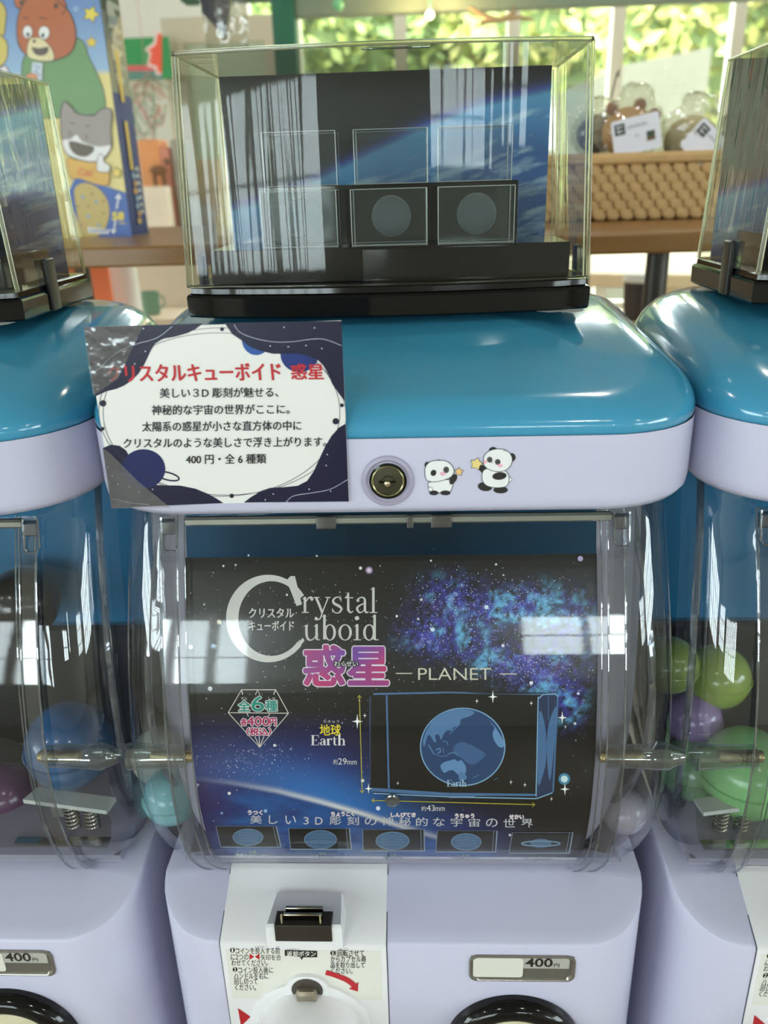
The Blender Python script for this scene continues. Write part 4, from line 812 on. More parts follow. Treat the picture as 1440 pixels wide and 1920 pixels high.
# ================================================================ panda stickers
SP = on_y(36.38); C3 = lambda L: [(660+a/3.273, 800+b/3.273) for a, b in L]
PW, PK, PG_ = (238, 238, 240), (44, 42, 44), (70, 68, 72)
def outlined(p, L, c, w=1.3): pts = C3(L); p.poly(pts, c, 5); p.line(pts, w, PG_, closed=True, smooth=5)
def E3_(pr, name, root, lift): return pr.emit(name, SP, vcol('sticker_ink', .35), root, lift=lift)
def sticker(label, base, layers):
    root = thing('panda_sticker', label, 'sticker', base, 'panda stickers')
    for k, (nm, f) in enumerate(layers):
        p = Print(); f(p); E3_(p, nm, root, .006+.006*k)
def a1(p):
    p.ell(*C3([(463, 236)])[0], 5.6, 6.4, PK); outlined(p, [(478, 340), (470, 372), (478, 400), (520, 405), (560, 405), (600, 400), (616, 365), (612, 325)], PW)
    p.ell(*C3([(502, 406)])[0], 8.6, 4.6, PK); p.ell(*C3([(573, 406)])[0], 9.6, 4.6, PK); p.ell(*C3([(482, 383)])[0], 4.6, 4.6, PG_); p.ell(*C3([(482, 383)])[0], 3.8, 3.8, PW)
    p.poly(C3([(600, 312), (625, 292), (645, 296), (642, 325), (618, 352), (600, 350)]), PK, 4)
def a2(p): outlined(p, [(448, 290), (452, 245), (480, 215), (525, 206), (575, 210), (610, 235), (626, 272), (610, 305), (570, 325), (510, 338), (462, 330)], PW)
def a3(p):
    p.ell(*C3([(500, 283)])[0], 5.2, 6, PK, 30); p.ell(*C3([(578, 264)])[0], 5.4, 6, PK); p.ring(*C3([(578, 264)])[0], 3, 3.4, .8, (120,)*3); p.ell(*C3([(556, 288)])[0], 5, 3.6, (240, 180, 196))
    p.star(*C3([(656, 276)])[0], 9.4, PG_, .55); p.star(*C3([(656, 276)])[0], 7.8, (236, 196, 132), .58); p.line(C3([(520, 208), (530, 198), (538, 210)]), 1, PG_)
sticker('small panda sticker turned away, holding up a star, beside the lock', (1.2, 36.38, -13.85), (('sticker_body', a1), ('sticker_head', a2), ('sticker_details', a3)))
def b1(p):
    p.ell(*C3([(866, 148)])[0], 8.2, 7.4, PK); p.ell(*C3([(980, 188)])[0], 7.4, 8, PK); p.ell(*C3([(816, 368)])[0], 13.5, 8.4, PK, 8); p.ell(*C3([(912, 388)])[0], 13.5, 6.6, PK)
    p.ell(*C3([(970, 325)])[0], 3.8, 4.4, PG_); p.ell(*C3([(970, 325)])[0], 3, 3.6, PW); p.poly(C3([(770, 250), (800, 235), (830, 262), (808, 290), (785, 270)]), PK, 4)
    outlined(p, [(815, 262), (798, 310), (812, 350), (850, 370), (905, 374), (950, 362), (964, 320), (950, 280), (900, 255)], PW)
def b2(p): outlined(p, [(806, 205), (815, 172), (850, 145), (905, 136), (955, 150), (982, 190), (975, 235), (940, 268), (890, 275), (840, 262), (812, 238)], PW); p.ell(*C3([(905, 302)])[0], 13.5, 7.2, PK, -6)
def b3(p):
    for x, y in ((845, 202), (894, 216)): p.ell(*C3([(x, y)])[0], 5.2, 5.4, PK); p.ring(*C3([(x, y)])[0], 3, 3.2, .8, (130,)*3)
    p.line(C3([(855, 216), (860, 222), (866, 217)]), .9, PG_); p.ell(*C3([(909, 238)])[0], 4.6, 3.2, (240, 180, 196)); p.ell(*C3([(818, 216)])[0], 3.6, 3, (240, 180, 196))
    p.star(*C3([(763, 228)])[0], 13, PG_, .6, rot=-75); p.star(*C3([(763, 228)])[0], 11.2, (238, 214, 140), .63, rot=-75); p.line(C3([(930, 150), (942, 138), (944, 152)]), 1, PG_)
sticker('larger panda sticker facing forward, holding out a yellow star', (3.6, 36.38, -13.85), (('sticker_body', b1), ('sticker_head', b2), ('sticker_details', b3)))
# ================================================================ capsules inside the drums
def capsule(px, py, Y, r, col, label, top=None, group='toy capsules in the drums', sink=0.0):
    c = at(px, py, Y); r_ = r
    root = thing('toy_capsule', label, 'toy capsule', (c[0], c[1], c[2]-r_), group)
    m = mat('capsule_%d_%d_%d' % col, col, .22, coat=.4)
    obj('lower_shell', MB().ball(c, r_, 32, 14, v1=.5), m, root, angle=80)
    obj('upper_shell', MB().ball(c, r_*.985, 32, 14, v0=.5), m if top is None else (clear('capsule_clear_top', (222, 230, 232), .12, .04, milk=.25, milkcol=(190, 205, 205)) if top == 'clear' else mat('capsule_%d_%d_%d' % top, top, .22, coat=.4)), root, angle=80)
    obj('seam_ring', MB().lathe(c, [(r_*1.0, -.06), (r_*1.025, 0), (r_*1.0, .06)], 'z', 32, False, False), m, root)
    return root
capsule(132, 1396, 43.6, 2.95, (28, 84, 128), 'large translucent blue capsule at the bottom of the left machine', top='clear' if False else (30, 88, 140))
capsule(10, 1490, 44.5, 2.3, (96, 60, 96), 'dull purple capsule beside the blue one in the left machine')
capsule(42, 1130, 47.0, 2.4, (24, 20, 22), 'dark capsule behind the window reflection in the left machine')
capsule(302, 1416, 44.0, 2.0, (206, 204, 184), 'cream capsule behind the left screw of the middle machine')
capsule(322, 1492, 41.0, 1.85, (140, 202, 206), 'pale aqua capsule low in the left side of the middle machine')
capsule(1168, 1520, 42.0, 1.5, (186, 176, 190), 'pale grey capsule low in the right side of the middle machine')
capsule(1256, 1246, 46.0, 1.9, (122, 140, 66), 'lime capsule high against the left wall of the right machine')
capsule(1345, 1268, 47.5, 2.2, (140, 164, 66), 'yellow green capsule behind the rib of the right machine')
capsule(1300, 1345, 46.5, 1.9, (140, 116, 164), 'lilac capsule between the green ones in the right machine')
capsule(1398, 1448, 43.2, 3.0, (140, 202, 130), 'large mint green capsule low in the right machine')
capsule(1300, 1440, 44.8, 2.2, (112, 150, 110), 'speckled grey green capsule beside the mint one in the right machine')
# support cabinet under the row
obj_ = obj('machine_stand', MB().box(-52, 50, 36, 60, -H0, -66.02, .5), mat('stand_grey_steel', (150, 150, 156), .5, bump=.1), base=(-1, 48, -H0)); tag(obj_, 'grey steel cabinet carrying the row of capsule machines', 'cabinet')
# ================================================================ wooden shelf behind the machines
SZ = -6.05
SH = thing('wooden_shelf', 'long wooden counter shelf running behind the display cases', 'shelf', (0, 120, -H0))
obj('shelf_board', MB().box(-175, 160, 100, 156, SZ-2.3, SZ, .25), mat('varnished_wood', (138, 98, 48), .28, var=.3, scale=6, stretch=(.6, 8, 8), bump=.05), SH)
SH_LEG = mat('black_steel_tube', (70, 66, 60), .4, metal=.5)
for x in (-150, -60, at(1232, 500, 104)[0], 120):
    for y in (104, 150): obj('leg', MB().lathe((x, y, 0), [(1.35, -H0), (1.35, SZ-2.3)], 'z', 16), SH_LEG, SH)
# ---------------- snack carton with printed cartoon animals
bz0 = SZ
BX = thing('snack_box', 'tall blue snack carton printed with a brown bear and a grey cat', 'box', (-55, 129, bz0))
X0, X1, ZB, ZT = -72.0, -41.75, bz0, 40.0
obj('carton', MB().box(X0, X1, 125, 133.2, ZB, ZT), mat('carton_blue', (30, 52, 124), .6, bump=.6, scale=25, stretch=(1, 1, 3)), BX, smooth=False)
def bcol(V):
    z = V[:, 2]; one = np.ones((len(z), 1)); c = mixc(LC(222, 206, 130)*one, LC(150, 182, 210)*one, (z-15.2)/.2); c = mixc(c, LC(54, 92, 170)*one, (z-15.2)/14)
    return c
V, F = grid(lambda x, z: np.stack([x, np.full_like(x, 124.97), z], 1), X0, X1, ZB, ZT, 40, 60); mb = MB(); mb.v = V.tolist(); mb.f = F
CI = vcol('carton_ink', .35, bump=.7, scale=22)
obj('printed_front', mb, CI, BX, smooth=False, colors=bcol(V))
B6 = lambda L: [(a/6, b/6) for a, b in L]; B3 = lambda L: [(a/3, b/3) for a, b in L]; OL = (58, 44, 34); SB = on_y(124.97)
def ol(p, P, c, w=1.7, s=4): p.poly(P, c, s); p.line(P, w, OL, closed=True, smooth=s)
def lay(k, nm, f): p = Print(); f(p); p.emit(nm, SB, CI, BX, lift=.03+.035*k)
def l0(p):
    ol(p, B6([(290, 620), (245, 800), (250, 1100), (330, 1300), (600, 1330), (1060, 1290), (1180, 1250), (1175, 1060), (1110, 860), (1000, 640), (965, 520), (900, 440), (800, 430), (500, 560)]), (106, 146, 92))
    ol(p, B6([(-60, 20), (20, 30), (70, 130), (60, 300), (40, 400), (-60, 340)]), (196, 176, 84)); ol(p, B6([(-80, 380), (10, 400), (80, 480), (85, 620), (40, 720), (-80, 760)]), (204, 186, 92)); ol(p, B6([(0, 770), (60, 740), (100, 800), (120, 850), (0, 850)]), (225, 215, 220))
    p.star(*B6([(1025, 160)])[0], 18.5, OL, .5, rot=-70); p.star(*B6([(1025, 160)])[0], 16, (224, 204, 74), .5, rot=-70); p.star(*B6([(1030, 475)])[0], 12.5, (150, 110, 50), .5); p.star(*B6([(1030, 475)])[0], 10.5, (226, 196, 60), .5)
    p.ring(*B6([(852, 100)])[0], 3.4, 3.4, .9, (200, 225, 235))
def l1(p):
    ol(p, B6([(165, -30), (170, 50), (210, 100), (260, 60), (320, 10), (240, -60)]), (176, 92, 44)); ol(p, B6([(560, -20), (600, 60), (680, 160), (745, 110), (735, 20), (640, -60)]), (176, 92, 44))
def l2(p):
    ol(p, B6([(240, 90), (200, 220), (195, 400), (230, 540), (330, 640), (500, 690), (650, 670), (790, 600), (850, 480), (850, 320), (800, 170), (730, 80), (600, -20), (400, -60), (300, 0)]), (176, 94, 46), 2.0)
def l3(p):
    for x, y in ((250, 33), (635, 68)): p.ell(*B6([(x, y)])[0], 4.2, 5, (80, 56, 36))
    for x, y, rx, ry in ((315, 362, 8.4, 11.5), (500, 370, 9.8, 11.8)): p.ell(*B6([(x, y)])[0], rx+1, ry+1, OL); p.ell(*B6([(x, y)])[0], rx, ry, (228, 228, 224))
    ol(p, B6([(340, 440), (310, 540), (320, 640), (420, 680), (540, 690), (610, 670), (600, 580), (540, 490), (460, 430), (390, 425)]), (222, 208, 160), 1.2)
    p.line(B6([(262, 215), (290, 198), (330, 218)]), 1.8, OL, smooth=4).line(B6([(445, 215), (480, 198), (522, 222)]), 1.8, OL, smooth=4).line(B6([(690, 160), (720, 150), (740, 110)]), 1.4, OL, smooth=4)
def l4(p):
    p.ell(*B6([(320, 392)])[0], 3.2, 4, (50, 58, 66)); p.ell(*B6([(488, 400)])[0], 3.2, 4, (50, 58, 66)); p.ell(*B6([(392, 466)])[0], 3.3, 3, OL); p.poly(B6([(365, 535), (450, 545), (545, 530), (535, 600), (470, 628), (400, 610)]), (86, 70, 62), 4)
    p.poly(B6([(370, 700), (485, 712), (480, 905), (440, 900), (360, 820)]), (196, 204, 214)); p.line(B6([(395, 740), (450, 760), (400, 800), (460, 850)]), 2.5, (104, 118, 160)); ol(p, B6([(300, 850), (340, 825), (410, 840), (425, 890), (300, 880)]), (210, 140, 90), 1)
lay(0, 'printed_jumper', l0); lay(1, 'printed_bear_ears', l1); lay(2, 'printed_bear_head', l2); lay(3, 'printed_bear_face', l3); lay(4, 'printed_bear_features', l4)
def c0(p):
    p.poly(B3([(425, 1000), (470, 1005), (710, 1085), (745, 1335), (480, 1340), (380, 1100)]), (44, 88, 168)); ol(p, B3([(420, 1100), (440, 1040), (500, 1030), (570, 1070), (615, 1150), (610, 1250), (560, 1325), (470, 1330)]), (190, 166, 88), 1)
    ol(p, B3([(380, 890), (440, 900), (560, 900), (615, 960), (610, 1040), (540, 1035), (450, 1005), (400, 1000)]), (214, 166, 60), 1)
def c1(p): ol(p, B3([(345, 640), (355, 590), (372, 573), (410, 610), (440, 640), (530, 650), (570, 615), (620, 612), (635, 650), (625, 730), (630, 820), (590, 890), (520, 912), (420, 890), (375, 860), (355, 800), (345, 720)]), (150, 140, 134), 1.8)
def c2(p):
    p.poly(B3([(357, 790), (400, 785), (435, 760), (470, 800), (560, 825), (628, 820), (590, 885), (520, 908), (420, 885), (375, 855)]), (226, 224, 222), 3)
def c2b(p):
    ol(p, B3([(548, 930), (560, 870), (585, 875), (590, 910), (620, 930), (615, 965), (560, 965)]), (226, 224, 222), 1.2)
    p.star(*B3([(660, 972)])[0], 12, (120, 100, 50), .55); p.star(*B3([(660, 972)])[0], 10, (226, 200, 92), .55)
    for x, y in ((470, 1108), (545, 1135), (500, 1215), (560, 1265)): p.ell(*B3([(x, y)])[0], 3, 3, (130, 160, 190))
    for x, y in ((440, 1160), (500, 1160), (520, 1090), (460, 1265), (585, 1200), (520, 1290), (585, 1130)): p.ell(*B3([(x, y)])[0], 2.6, 2, (150, 112, 50))
def c3(p):
    p.poly(B3([(392, 800), (420, 795), (480, 812), (528, 825), (530, 850), (490, 880), (440, 875), (405, 845)]), (84, 70, 48), 4)
    p.line(B3([(390, 738), (408, 750), (392, 764)]), 1.3, OL).line(B3([(500, 760), (485, 770), (502, 782)]), 1.3, OL).line(B3([(398, 695), (412, 690), (425, 702)]), 1.3, OL).line(B3([(482, 712), (495, 706), (510, 714)]), 1.3, OL)
    p.line(B3([(660, 1175), (672, 1100)]), 3, (225, 226, 230)).poly(B3([(650, 1115), (674, 1086), (686, 1120)]), (225, 226, 230)).line(B3([(655, 1230), (645, 1300)]), 3, (225, 226, 230)).poly(B3([(626, 1288), (640, 1318), (660, 1294)]), (225, 226, 230))
    p.text('58', 211, 397, 234, 413, (232, 210, 60), .04).line(B3([(672, 1252), (710, 1256)]), 1.6, (232, 210, 60)).text('Cac', 148, 315, 176, 330, (216, 120, 50), .02)
    p.poly(B3([(498, 1275), (560, 1285), (625, 1292), (612, 1315), (500, 1308)]), (222, 222, 218)).line([(170, 432), (204, 433)], 4, (150, 160, 180))
lay(5, 'printed_cookie', c0); lay(6, 'printed_cat_head', c1); lay(7, 'printed_cat_face', c2); lay(7.5, 'printed_cat_paw', c2b); lay(8, 'printed_details', c3)
# carton side panel print
sd = lambda V: np.stack([np.full(len(V), X1+.03), V[:, 0], V[:, 1]], 1)
p = Print(); r2 = random.Random(9); p.poly([(125.1, 23), (133.1, 23), (133.1, 39.9), (125.1, 39.9)], (50, 58, 46)).poly([(125.1, 13), (133.1, 13), (133.1, 23), (125.1, 23)], (104, 108, 108))
for k in range(40): p.poly([(125.6+a, 24+b+k*.38) for a, b in ((r2.uniform(0, 3), 0), (r2.uniform(3, 7), .4), (r2.uniform(2, 6), 1.6), (r2.uniform(0, 2), 1))], r2.choice([(48, 56, 58), (92, 104, 60), (60, 44, 60), (120, 126, 110), (40, 60, 100)]))
for k in range(20): p.poly([(126.5+a, 14+b+k*.5) for a, b in ((r2.uniform(0, 2), 0), (r2.uniform(3, 6), .4), (r2.uniform(2, 6), 1.0), (r2.uniform(0, 2), 1))], r2.choice([(150, 152, 150), (130, 140, 150), (176, 176, 168)]))
for z, n in ((17, 10), (8, 8)): p.poly([(128, z-5), (129.4, z-5), (129.4, z+1.5), (128, z+1.5)], (206, 172, 60))
for k in range(7): p.line([(130.2, 3-k*1.0), (131.2, 3.4-k*1.0), (131.8, 2.8-k*1.0)], .35, (205, 210, 220)); p.ell(129+.5*(k % 2), 2.2-k*1.05, .9, .45, r2.choice([(196, 150, 80), (176, 120, 70), (110, 150, 190)]))
p.eps = .002; p.emit('side_print', sd, CI, BX, lift=.01, ax=0, sg=1)
# ---------------- woven basket
WV = mat('woven_straw', (196, 160, 108), .7, var=.25, scale=30, bump=.6)
bx0, bx1_, by0, by1 = 14.0, 62.0, 130.0, 154.5
BK = thing('woven_basket', 'low woven straw basket of packaged sweets on the shelf', 'basket', ((bx0+bx1_)/2, 142, SZ))
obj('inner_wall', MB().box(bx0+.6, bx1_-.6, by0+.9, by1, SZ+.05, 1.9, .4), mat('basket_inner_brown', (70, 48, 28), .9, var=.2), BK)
obj('rim', MB().loft([[(x, y, z) for x, y, z in rr(bx0-g, bx1_+g, by0-g, by1+g, 2.5, zz, 6)] for g, zz in ((-.2, 1.7), (.45, 2.0), (.55, 2.7), (.2, 3.3), (-1.0, 3.35), (-1.3, 2.7), (-1.1, 1.8))], False, False), WV, BK)
pc = None; k = 0; cw, ch_ = 2.05, 1.42
def weave(cx, cz):
    n = 8; prof = []
    shape = [(-1.02, -.05), (-.62, -.78), (.35, -.8), (.98, -.5), (1.04, .1), (.58, .8), (-.3, .82), (-.96, .5)]
    return MB().loft([[(cx+a*cw*.52*q, 130.6-d+.16*a*q, cz+b*ch_*.76*q-.14*a) for a, b in catmull(shape, 1)] for q, d in ((.97, -.35), (.95, .2), (.78, .42), (.4, .5))], False, True)
for r in range(6):
    for i in range(23):
        cx = bx0+1.4+i*cw+(cw*.5 if r % 2 else 0)
        if cx > bx1_-1: continue
        cz = SZ+.92+r*1.22
        if pc is None: pc = obj('straw_plait', weave(cx, cz), WV, BK, angle=70); c0x, c0z = cx, cz
        else:
            o = pc.copy(); COL.objects.link(o); o.parent = BK; o.location = ((cx-c0x)/100, 0, (cz-c0z)/100)
        k += 1; o = pc if k == 1 else o; o.rotation_euler = (0, 0, 0)
for (xa, xb) in ((bx0-.1, bx0+.5), (bx1_-.5, bx1_+.1)): obj('end_wall', MB().box(xa, xb, by0+.6, by1, SZ+.1, 2.2, .2), WV, BK)
# ---------------- bear-shaped breads in clear bags
FILM = clear('crinkled_film', (244, 244, 236), .08, .06, bump=1.0, scale=55, milk=.10, milkcol=(230, 228, 215))
TAN = mat('tan_biscuit', (190, 140, 78), .6, var=.25, scale=12, bump=.2); EAR = mat('brown_ear', (132, 74, 30), .55, var=.2)
def bag(px, py, Y, w, label, rot, tilt, card=True, tan=TAN, ears=True, s=1.0):
    c = at(px, py, Y); z0 = -1.2; root = thing('packaged_bear_sweet', label, 'packaged sweet', (c[0], Y, z0), 'bagged bear sweets in the basket')
    obj('filling', MB().ball((c[0], Y, c[2]-.6*s), 3.5*s, 28, 18, e=(1.15, .7, 1.0)), tan, root)
    if ears:
        for dx, dz in ((-2.9, 3.2), (1.2, 3.6), (3.4, 2.2)): obj('ear', MB().ball((c[0]+dx*s, Y-.4, c[2]-.6*s+dz*s), .95*s, 16, 10, e=(1, .6, 1)), EAR, root)
    # crinkled film envelope
    r2 = random.Random(int(px)); mb = MB().ball((c[0], Y-.1, c[2]-.2), 4.6*s, 40, 26, e=(1.12, .85, .98))
    mb.v = [(x+r2.gauss(0, .13), y+r2.gauss(0, .13), z+r2.gauss(0, .13)+(1.6*s if z > c[2]+3.4*s and abs(x-c[0]-.8) < 2.4 else 0)) for x, y, z in mb.v]
    obj('clear_film', mb, FILM, root, smooth=False)
    if card:
        ca, sa = math.cos(rot), math.sin(rot)
        def L(V):
            V = np.asarray(V, float); x = V[:, 0]*ca-V[:, 1]*sa; z = V[:, 0]*sa+V[:, 1]*ca
            return np.stack([c[0]+tilt[0]+x, np.full(len(V), Y-4.15*s), c[2]+tilt[1]+z], 1)
        P0 = L([(x, z) for x, z, _ in rr(-3.4, 3.4, -2.4, 2.4, .35, 0, 4)]); mb = MB().loft([[tuple(a) for a in P0], [tuple(a+np.array([0, .08, 0])) for a in P0]], True, True)
        obj('label_card', mb, mat('label_white', (226, 224, 232), .5), root, smooth=False)
        q = Print(); q.eps = .004; q.poly([(1.4, -1.2), (2.6, -1.2), (2.6, .1), (1.4, .1)], (52, 70, 44)); q.poly([(1.4, -1.2), (2.6, -1.2), (2.6, -.75), (1.4, -.75)], (110, 74, 40)); q.emit('colour_patch', L, INK, root, lift=.02); q = Print(); q.eps = .004; q.poly([(-3.0, .4), (-1.5, .4), (-1.5, 1.9), (-3.0, 1.9)], (44, 46, 44)); q.line([(-2.7, 1.5), (-1.8, 1.5)], .18, (200,)*3).line([(-2.7, .9), (-1.8, .9)], .18, (200,)*3).line([(-2.6, 1.7), (-2.4, .6)], .14, (200,)*3)
        q.V = q.V; q.emit('label_marks', L, INK, root, lift=.02)
        q = Print()
        for k in range(7): q.line([(-1.2+k*.42, 1.0), (-1.02+k*.42, 1.5 if k % 2 else 1.35), (-.9+k*.42, 1.05)], .1, (60, 60, 66))
        q.emit('label_lettering', L, INK, root, lift=.03, kind='stuff')
    return root
bag(1180, 240, 134.2, 8, 'bagged tan bear-shaped sweet with brown ears and a white label card', .2, (.1, -1.1))
bag(1296, 256, 134.8, 8, 'bagged sweet in crinkled film with its white label tilted steeply', -.72, (1.3, -1.7), tan=mat('pale_biscuit', (196, 180, 140), .6, var=.2), ears=False)
bag(1120, 245, 141, 8, 'bagged chocolate-brown sweet at the left end of the basket', 0, (0, 0), card=False, tan=mat('dark_biscuit', (96, 66, 56), .6, var=.3), ears=False, s=.8)
bag(1392, 262, 140, 8, 'bagged mauve-brown sweet at the right end of the basket behind the right case', 0, (0, 0), card=False, tan=mat('mauve_biscuit', (112, 88, 84), .6, var=.3), ears=True, s=1.0)
hk = at(1152, 158, 132)
o = obj('wire_hook', MB().tube([(hk[0]-.3, 132, hk[2]-1.8), (hk[0], 132, hk[2]), (hk[0]+.25, 132, hk[2]+1.4), (hk[0]+.55, 132, hk[2]+1.9), (hk[0]+.5, 132, hk[2]+.9)], .13), mat('olive_cord', (110, 108, 84), .6)); tag(o, 'small olive wire hook above the bagged bear sweet', 'hook')
# ---------------- green overhead frame and what hangs from it
GR = mat('dark_green_paint', (24, 92, 66), .5, var=.2); GB = mat('grey_green_beam', (120, 134, 112), .6, var=.1)
o = thing('overhead_frame', 'dark green metal display frame crossing the top of the picture', 'frame', (60, 246, -H0))
obj('post', MB().box(-36.5, -30.5, 243, 249, -H0, 60, .2), GR, o); obj('post', MB().box(150, 156, 243, 249, -H0, 60, .2), GR, o); obj('top_bar', MB().box(-60, 165, 242.8, 249.2, 45.5, 52, .2), GR, o); 
obj('cross_beam', MB().box(-30.5, 150, 244, 248, 41.2, 45.6, .2), GB, o)
a = at(806, 28, 236)
o = thing('bulb_lamp', 'small glowing orange bulb hanging under the green frame', 'lamp', (a[0], 236, a[2]-1)); obj('bulb', MB().ball(tuple(a), .95, 16, 10), mat('glowing_bulb', (255, 214, 140), .3, emit=26), o); obj('cord', MB().tube([(a[0], 236, a[2]+.9), (a[0], 236, 170)], .16), GR, o)
l = bpy.data.lights.new('bulb_light', 'POINT'); l.energy = 3; l.color = (1, .7, .35); l.shadow_soft_size = .012; lo = bpy.data.objects.new('bulb_light', l); lo.location = W(a[0], 233.5, a[2]); COL.objects.link(lo)
a = at(634, 9, 238); o = thing('glass_float', 'pale green glass ball hanging at the top of the picture', 'ornament', (a[0], 238, a[2]-1.3)); obj('ball', MB().ball(tuple(a), 1.5, 18, 12), mat('mint_glass', (120, 190, 140), .15), o); obj('string', MB().tube([(a[0], 238, a[2]+1.4), (a[0], 238, 170)], .06), GR, o)
b = [at(x, y, 236) for x, y in ((880, 14), (905, 28), (935, 38), (965, 24), (964, 12))]; b2 = [at(x, y, 236) for x, y in ((900, 42), (930, 38), (975, 32), (1000, 37))]
o = thing('driftwood_branch', 'forked driftwood branch hanging beneath the green beam', 'ornament', (b[2][0], 236, b[2][2]-1)); obj('branch', MB().tube([tuple(q) for q in b], [.5, .6, .7, .5, .4]), mat('driftwood', (176, 150, 110), .8, var=.2), o); obj('branch', MB().tube([tuple(q) for q in b2], [.6, .7, .5, .3]), mat('driftwood', (176, 150, 110), .8, var=.2), o); obj('string', MB().tube([tuple(b[2]), (b[2][0], 236, 170)], .06), GR, o)
# ---------------- plastic-wrapped parcel hanging
P0 = [at(x, y, 150) for x, y in ((365, -30), (455, -30), (468, 92), (388, 95))]
o = thing('hanging_packet', 'plastic packet with dark contents hanging above the middle case', 'packet', tuple((P0[2]+P0[3])/2))
mb = MB(); mb.loft([[tuple(P0[0]*(1-t)+P0[3]*t+np.array([0, d, 0])), tuple((P0[0]+P0[1])/2*(1-t)+(P0[3]+P0[2])/2*t+np.array([0, d*2.2, 0])), tuple(P0[1]*(1-t)+P0[2]*t+np.array([0, d, 0])), tuple((P0[0]+P0[1])/2*(1-t)+(P0[3]+P0[2])/2*t+np.array([0, -d*2.2, 0]))] for t, d in ((0, .5), (.3, .8), (.6, .8), (.9, .4), (1, .1))], True, True); obj('plastic_sleeve', mb, FILM, o, angle=80)
Q = [at(x, y, 150) for x, y in ((372, -30), (436, -30), (430, 30), (422, 78), (404, 50), (380, 25))]; obj('dark_contents', MB().prism([(q[0], q[2]) for q in Q], 149.6, 150.5), mat('black_wrapped_goods', (40, 38, 46), .3, var=.5, scale=25, bump=.5), o)
obj('string', MB().tube([tuple((P0[0]+P0[1])/2), ((P0[0]+P0[1])[0]/2, 150, 170)], .08), GR, o)
# ---------------- left background: door frame, banner, shelf goods
BF = mat('beige_door_frame', (196, 186, 164), .6)
def pr(px0, py0, px1, py1, Y, d, nm, m, label=None, cat=None, parent=None):
    a, b = at(px0, py0, Y), at(px1, py1, Y); mb = MB().box(min(a[0], b[0]), max(a[0], b[0]), Y, Y+d, min(a[2], b[2]), max(a[2], b[2]))
    o = obj(nm, mb, m, parent, smooth=False)
    if label: tag(o, label, cat)
    return o
a, b = at(300, 34, 360), at(492, 40, 360)
dr = tag(obj('door_1', MB().box(a[0], a[0]+8, 360, 366, -H0, a[2], 0).box(b[0], b[0]+8, 360, 366, -H0, a[2]).box(a[0]+8, b[0], 360, 366, a[2]-9, a[2]), BF, smooth=False, base=(a[0]+20, 363, -H0)), kind='structure')
obj('door_panel', MB().box(a[0]+8, b[0], 362, 364, -H0, -30), BF, dr, smooth=False); obj('door_glass', MB().box(a[0]+8, b[0], 362.5, 363.5, -30, a[2]-9), mat('frosted_green_glass', (186, 198, 170), .3, var=.1), dr, smooth=False)
# roof-like awning edge
a = at(210, 40, 340); b = at(355, -20, 340)
a = at(225, 72, 350); b = at(305, 148, 350)
BN = tag(obj('shop_banner', MB().box(a[0]-40, b[0]+4, 350, 350.6, b[2], a[2]), mat('banner_green', (34, 142, 72), .5), base=(a[0], 350.3, b[2]), smooth=False), 'green shop banner with a red starburst at its right end', 'banner')
for x_ in (a[0]-20, a[0]+10): obj('hanging_cord', MB().tube([(x_, 350.3, a[2]-.5), (x_, 350.3, 170)], .15), FRAME, BN)
SBN = on_y(349.95); p = Print(); p.poly([(150, 124), (302, 122), (303, 133), (150, 134)], (206, 84, 84)).poly([(150, 134), (303, 133), (304, 149), (150, 149)], (80, 128, 118)); p.emit('banner_stripe', SBN, INK, BN, lift=.1)
p = Print(); P = [(x*1.0, y) for x, y in ((292, 58), (288, 80), (272, 92), (280, 102), (276, 124), (290, 128), (294, 142), (304, 140), (304, 60))]; p.poly(P, (236, 214, 206)); p.poly([(x+4 if x < 300 else x, y+(4 if y < 100 else -4)) for x, y in P], (232, 84, 46)); p.emit('starburst', SBN, INK, BN, lift=.3)
WR = thing('wire_garland', 'tangled wire garland with red and green bits beside the door frame', 'ornament', tuple(at(280, 262, 330)))
r2 = random.Random(4); wm = mat('thin_wire_pink', (190, 120, 104), .5); wg = mat('thin_wire_green', (116, 150, 110), .5)
for k in range(9):
    c = at(r2.uniform(262, 296), r2.uniform(180, 250), 330); obj('loop', MB().tube([(c[0]+r2.uniform(3, 6)*math.cos(t)*(1+.2*math.sin(3*t)), 330+math.sin(t*2), c[2]+r2.uniform(5, 9)*math.sin(t)) for t in np.linspace(0, 6.0, 14)], .22, 5), wm if k % 2 else wg, WR)
obj('cord', MB().tube([tuple(at(280, 190, 330)), (at(280, 190, 330)[0], 330, 170)], .1, 5), wm, WR)
def block(px0, py0, px1, py1, Y, d, nm, col, label, cat, down=True):
    a, b = at(px0, py0, Y), at(px1, py1, Y); m = mat(nm+'_%d_%d_%d' % col, col, .6, var=.12, scale=12)
    mb = MB().box(a[0], b[0], Y, Y+d, b[2], a[2], min(.6, (b[0]-a[0])*.1)); o = obj(nm, mb, m); return tag(o, label, cat)
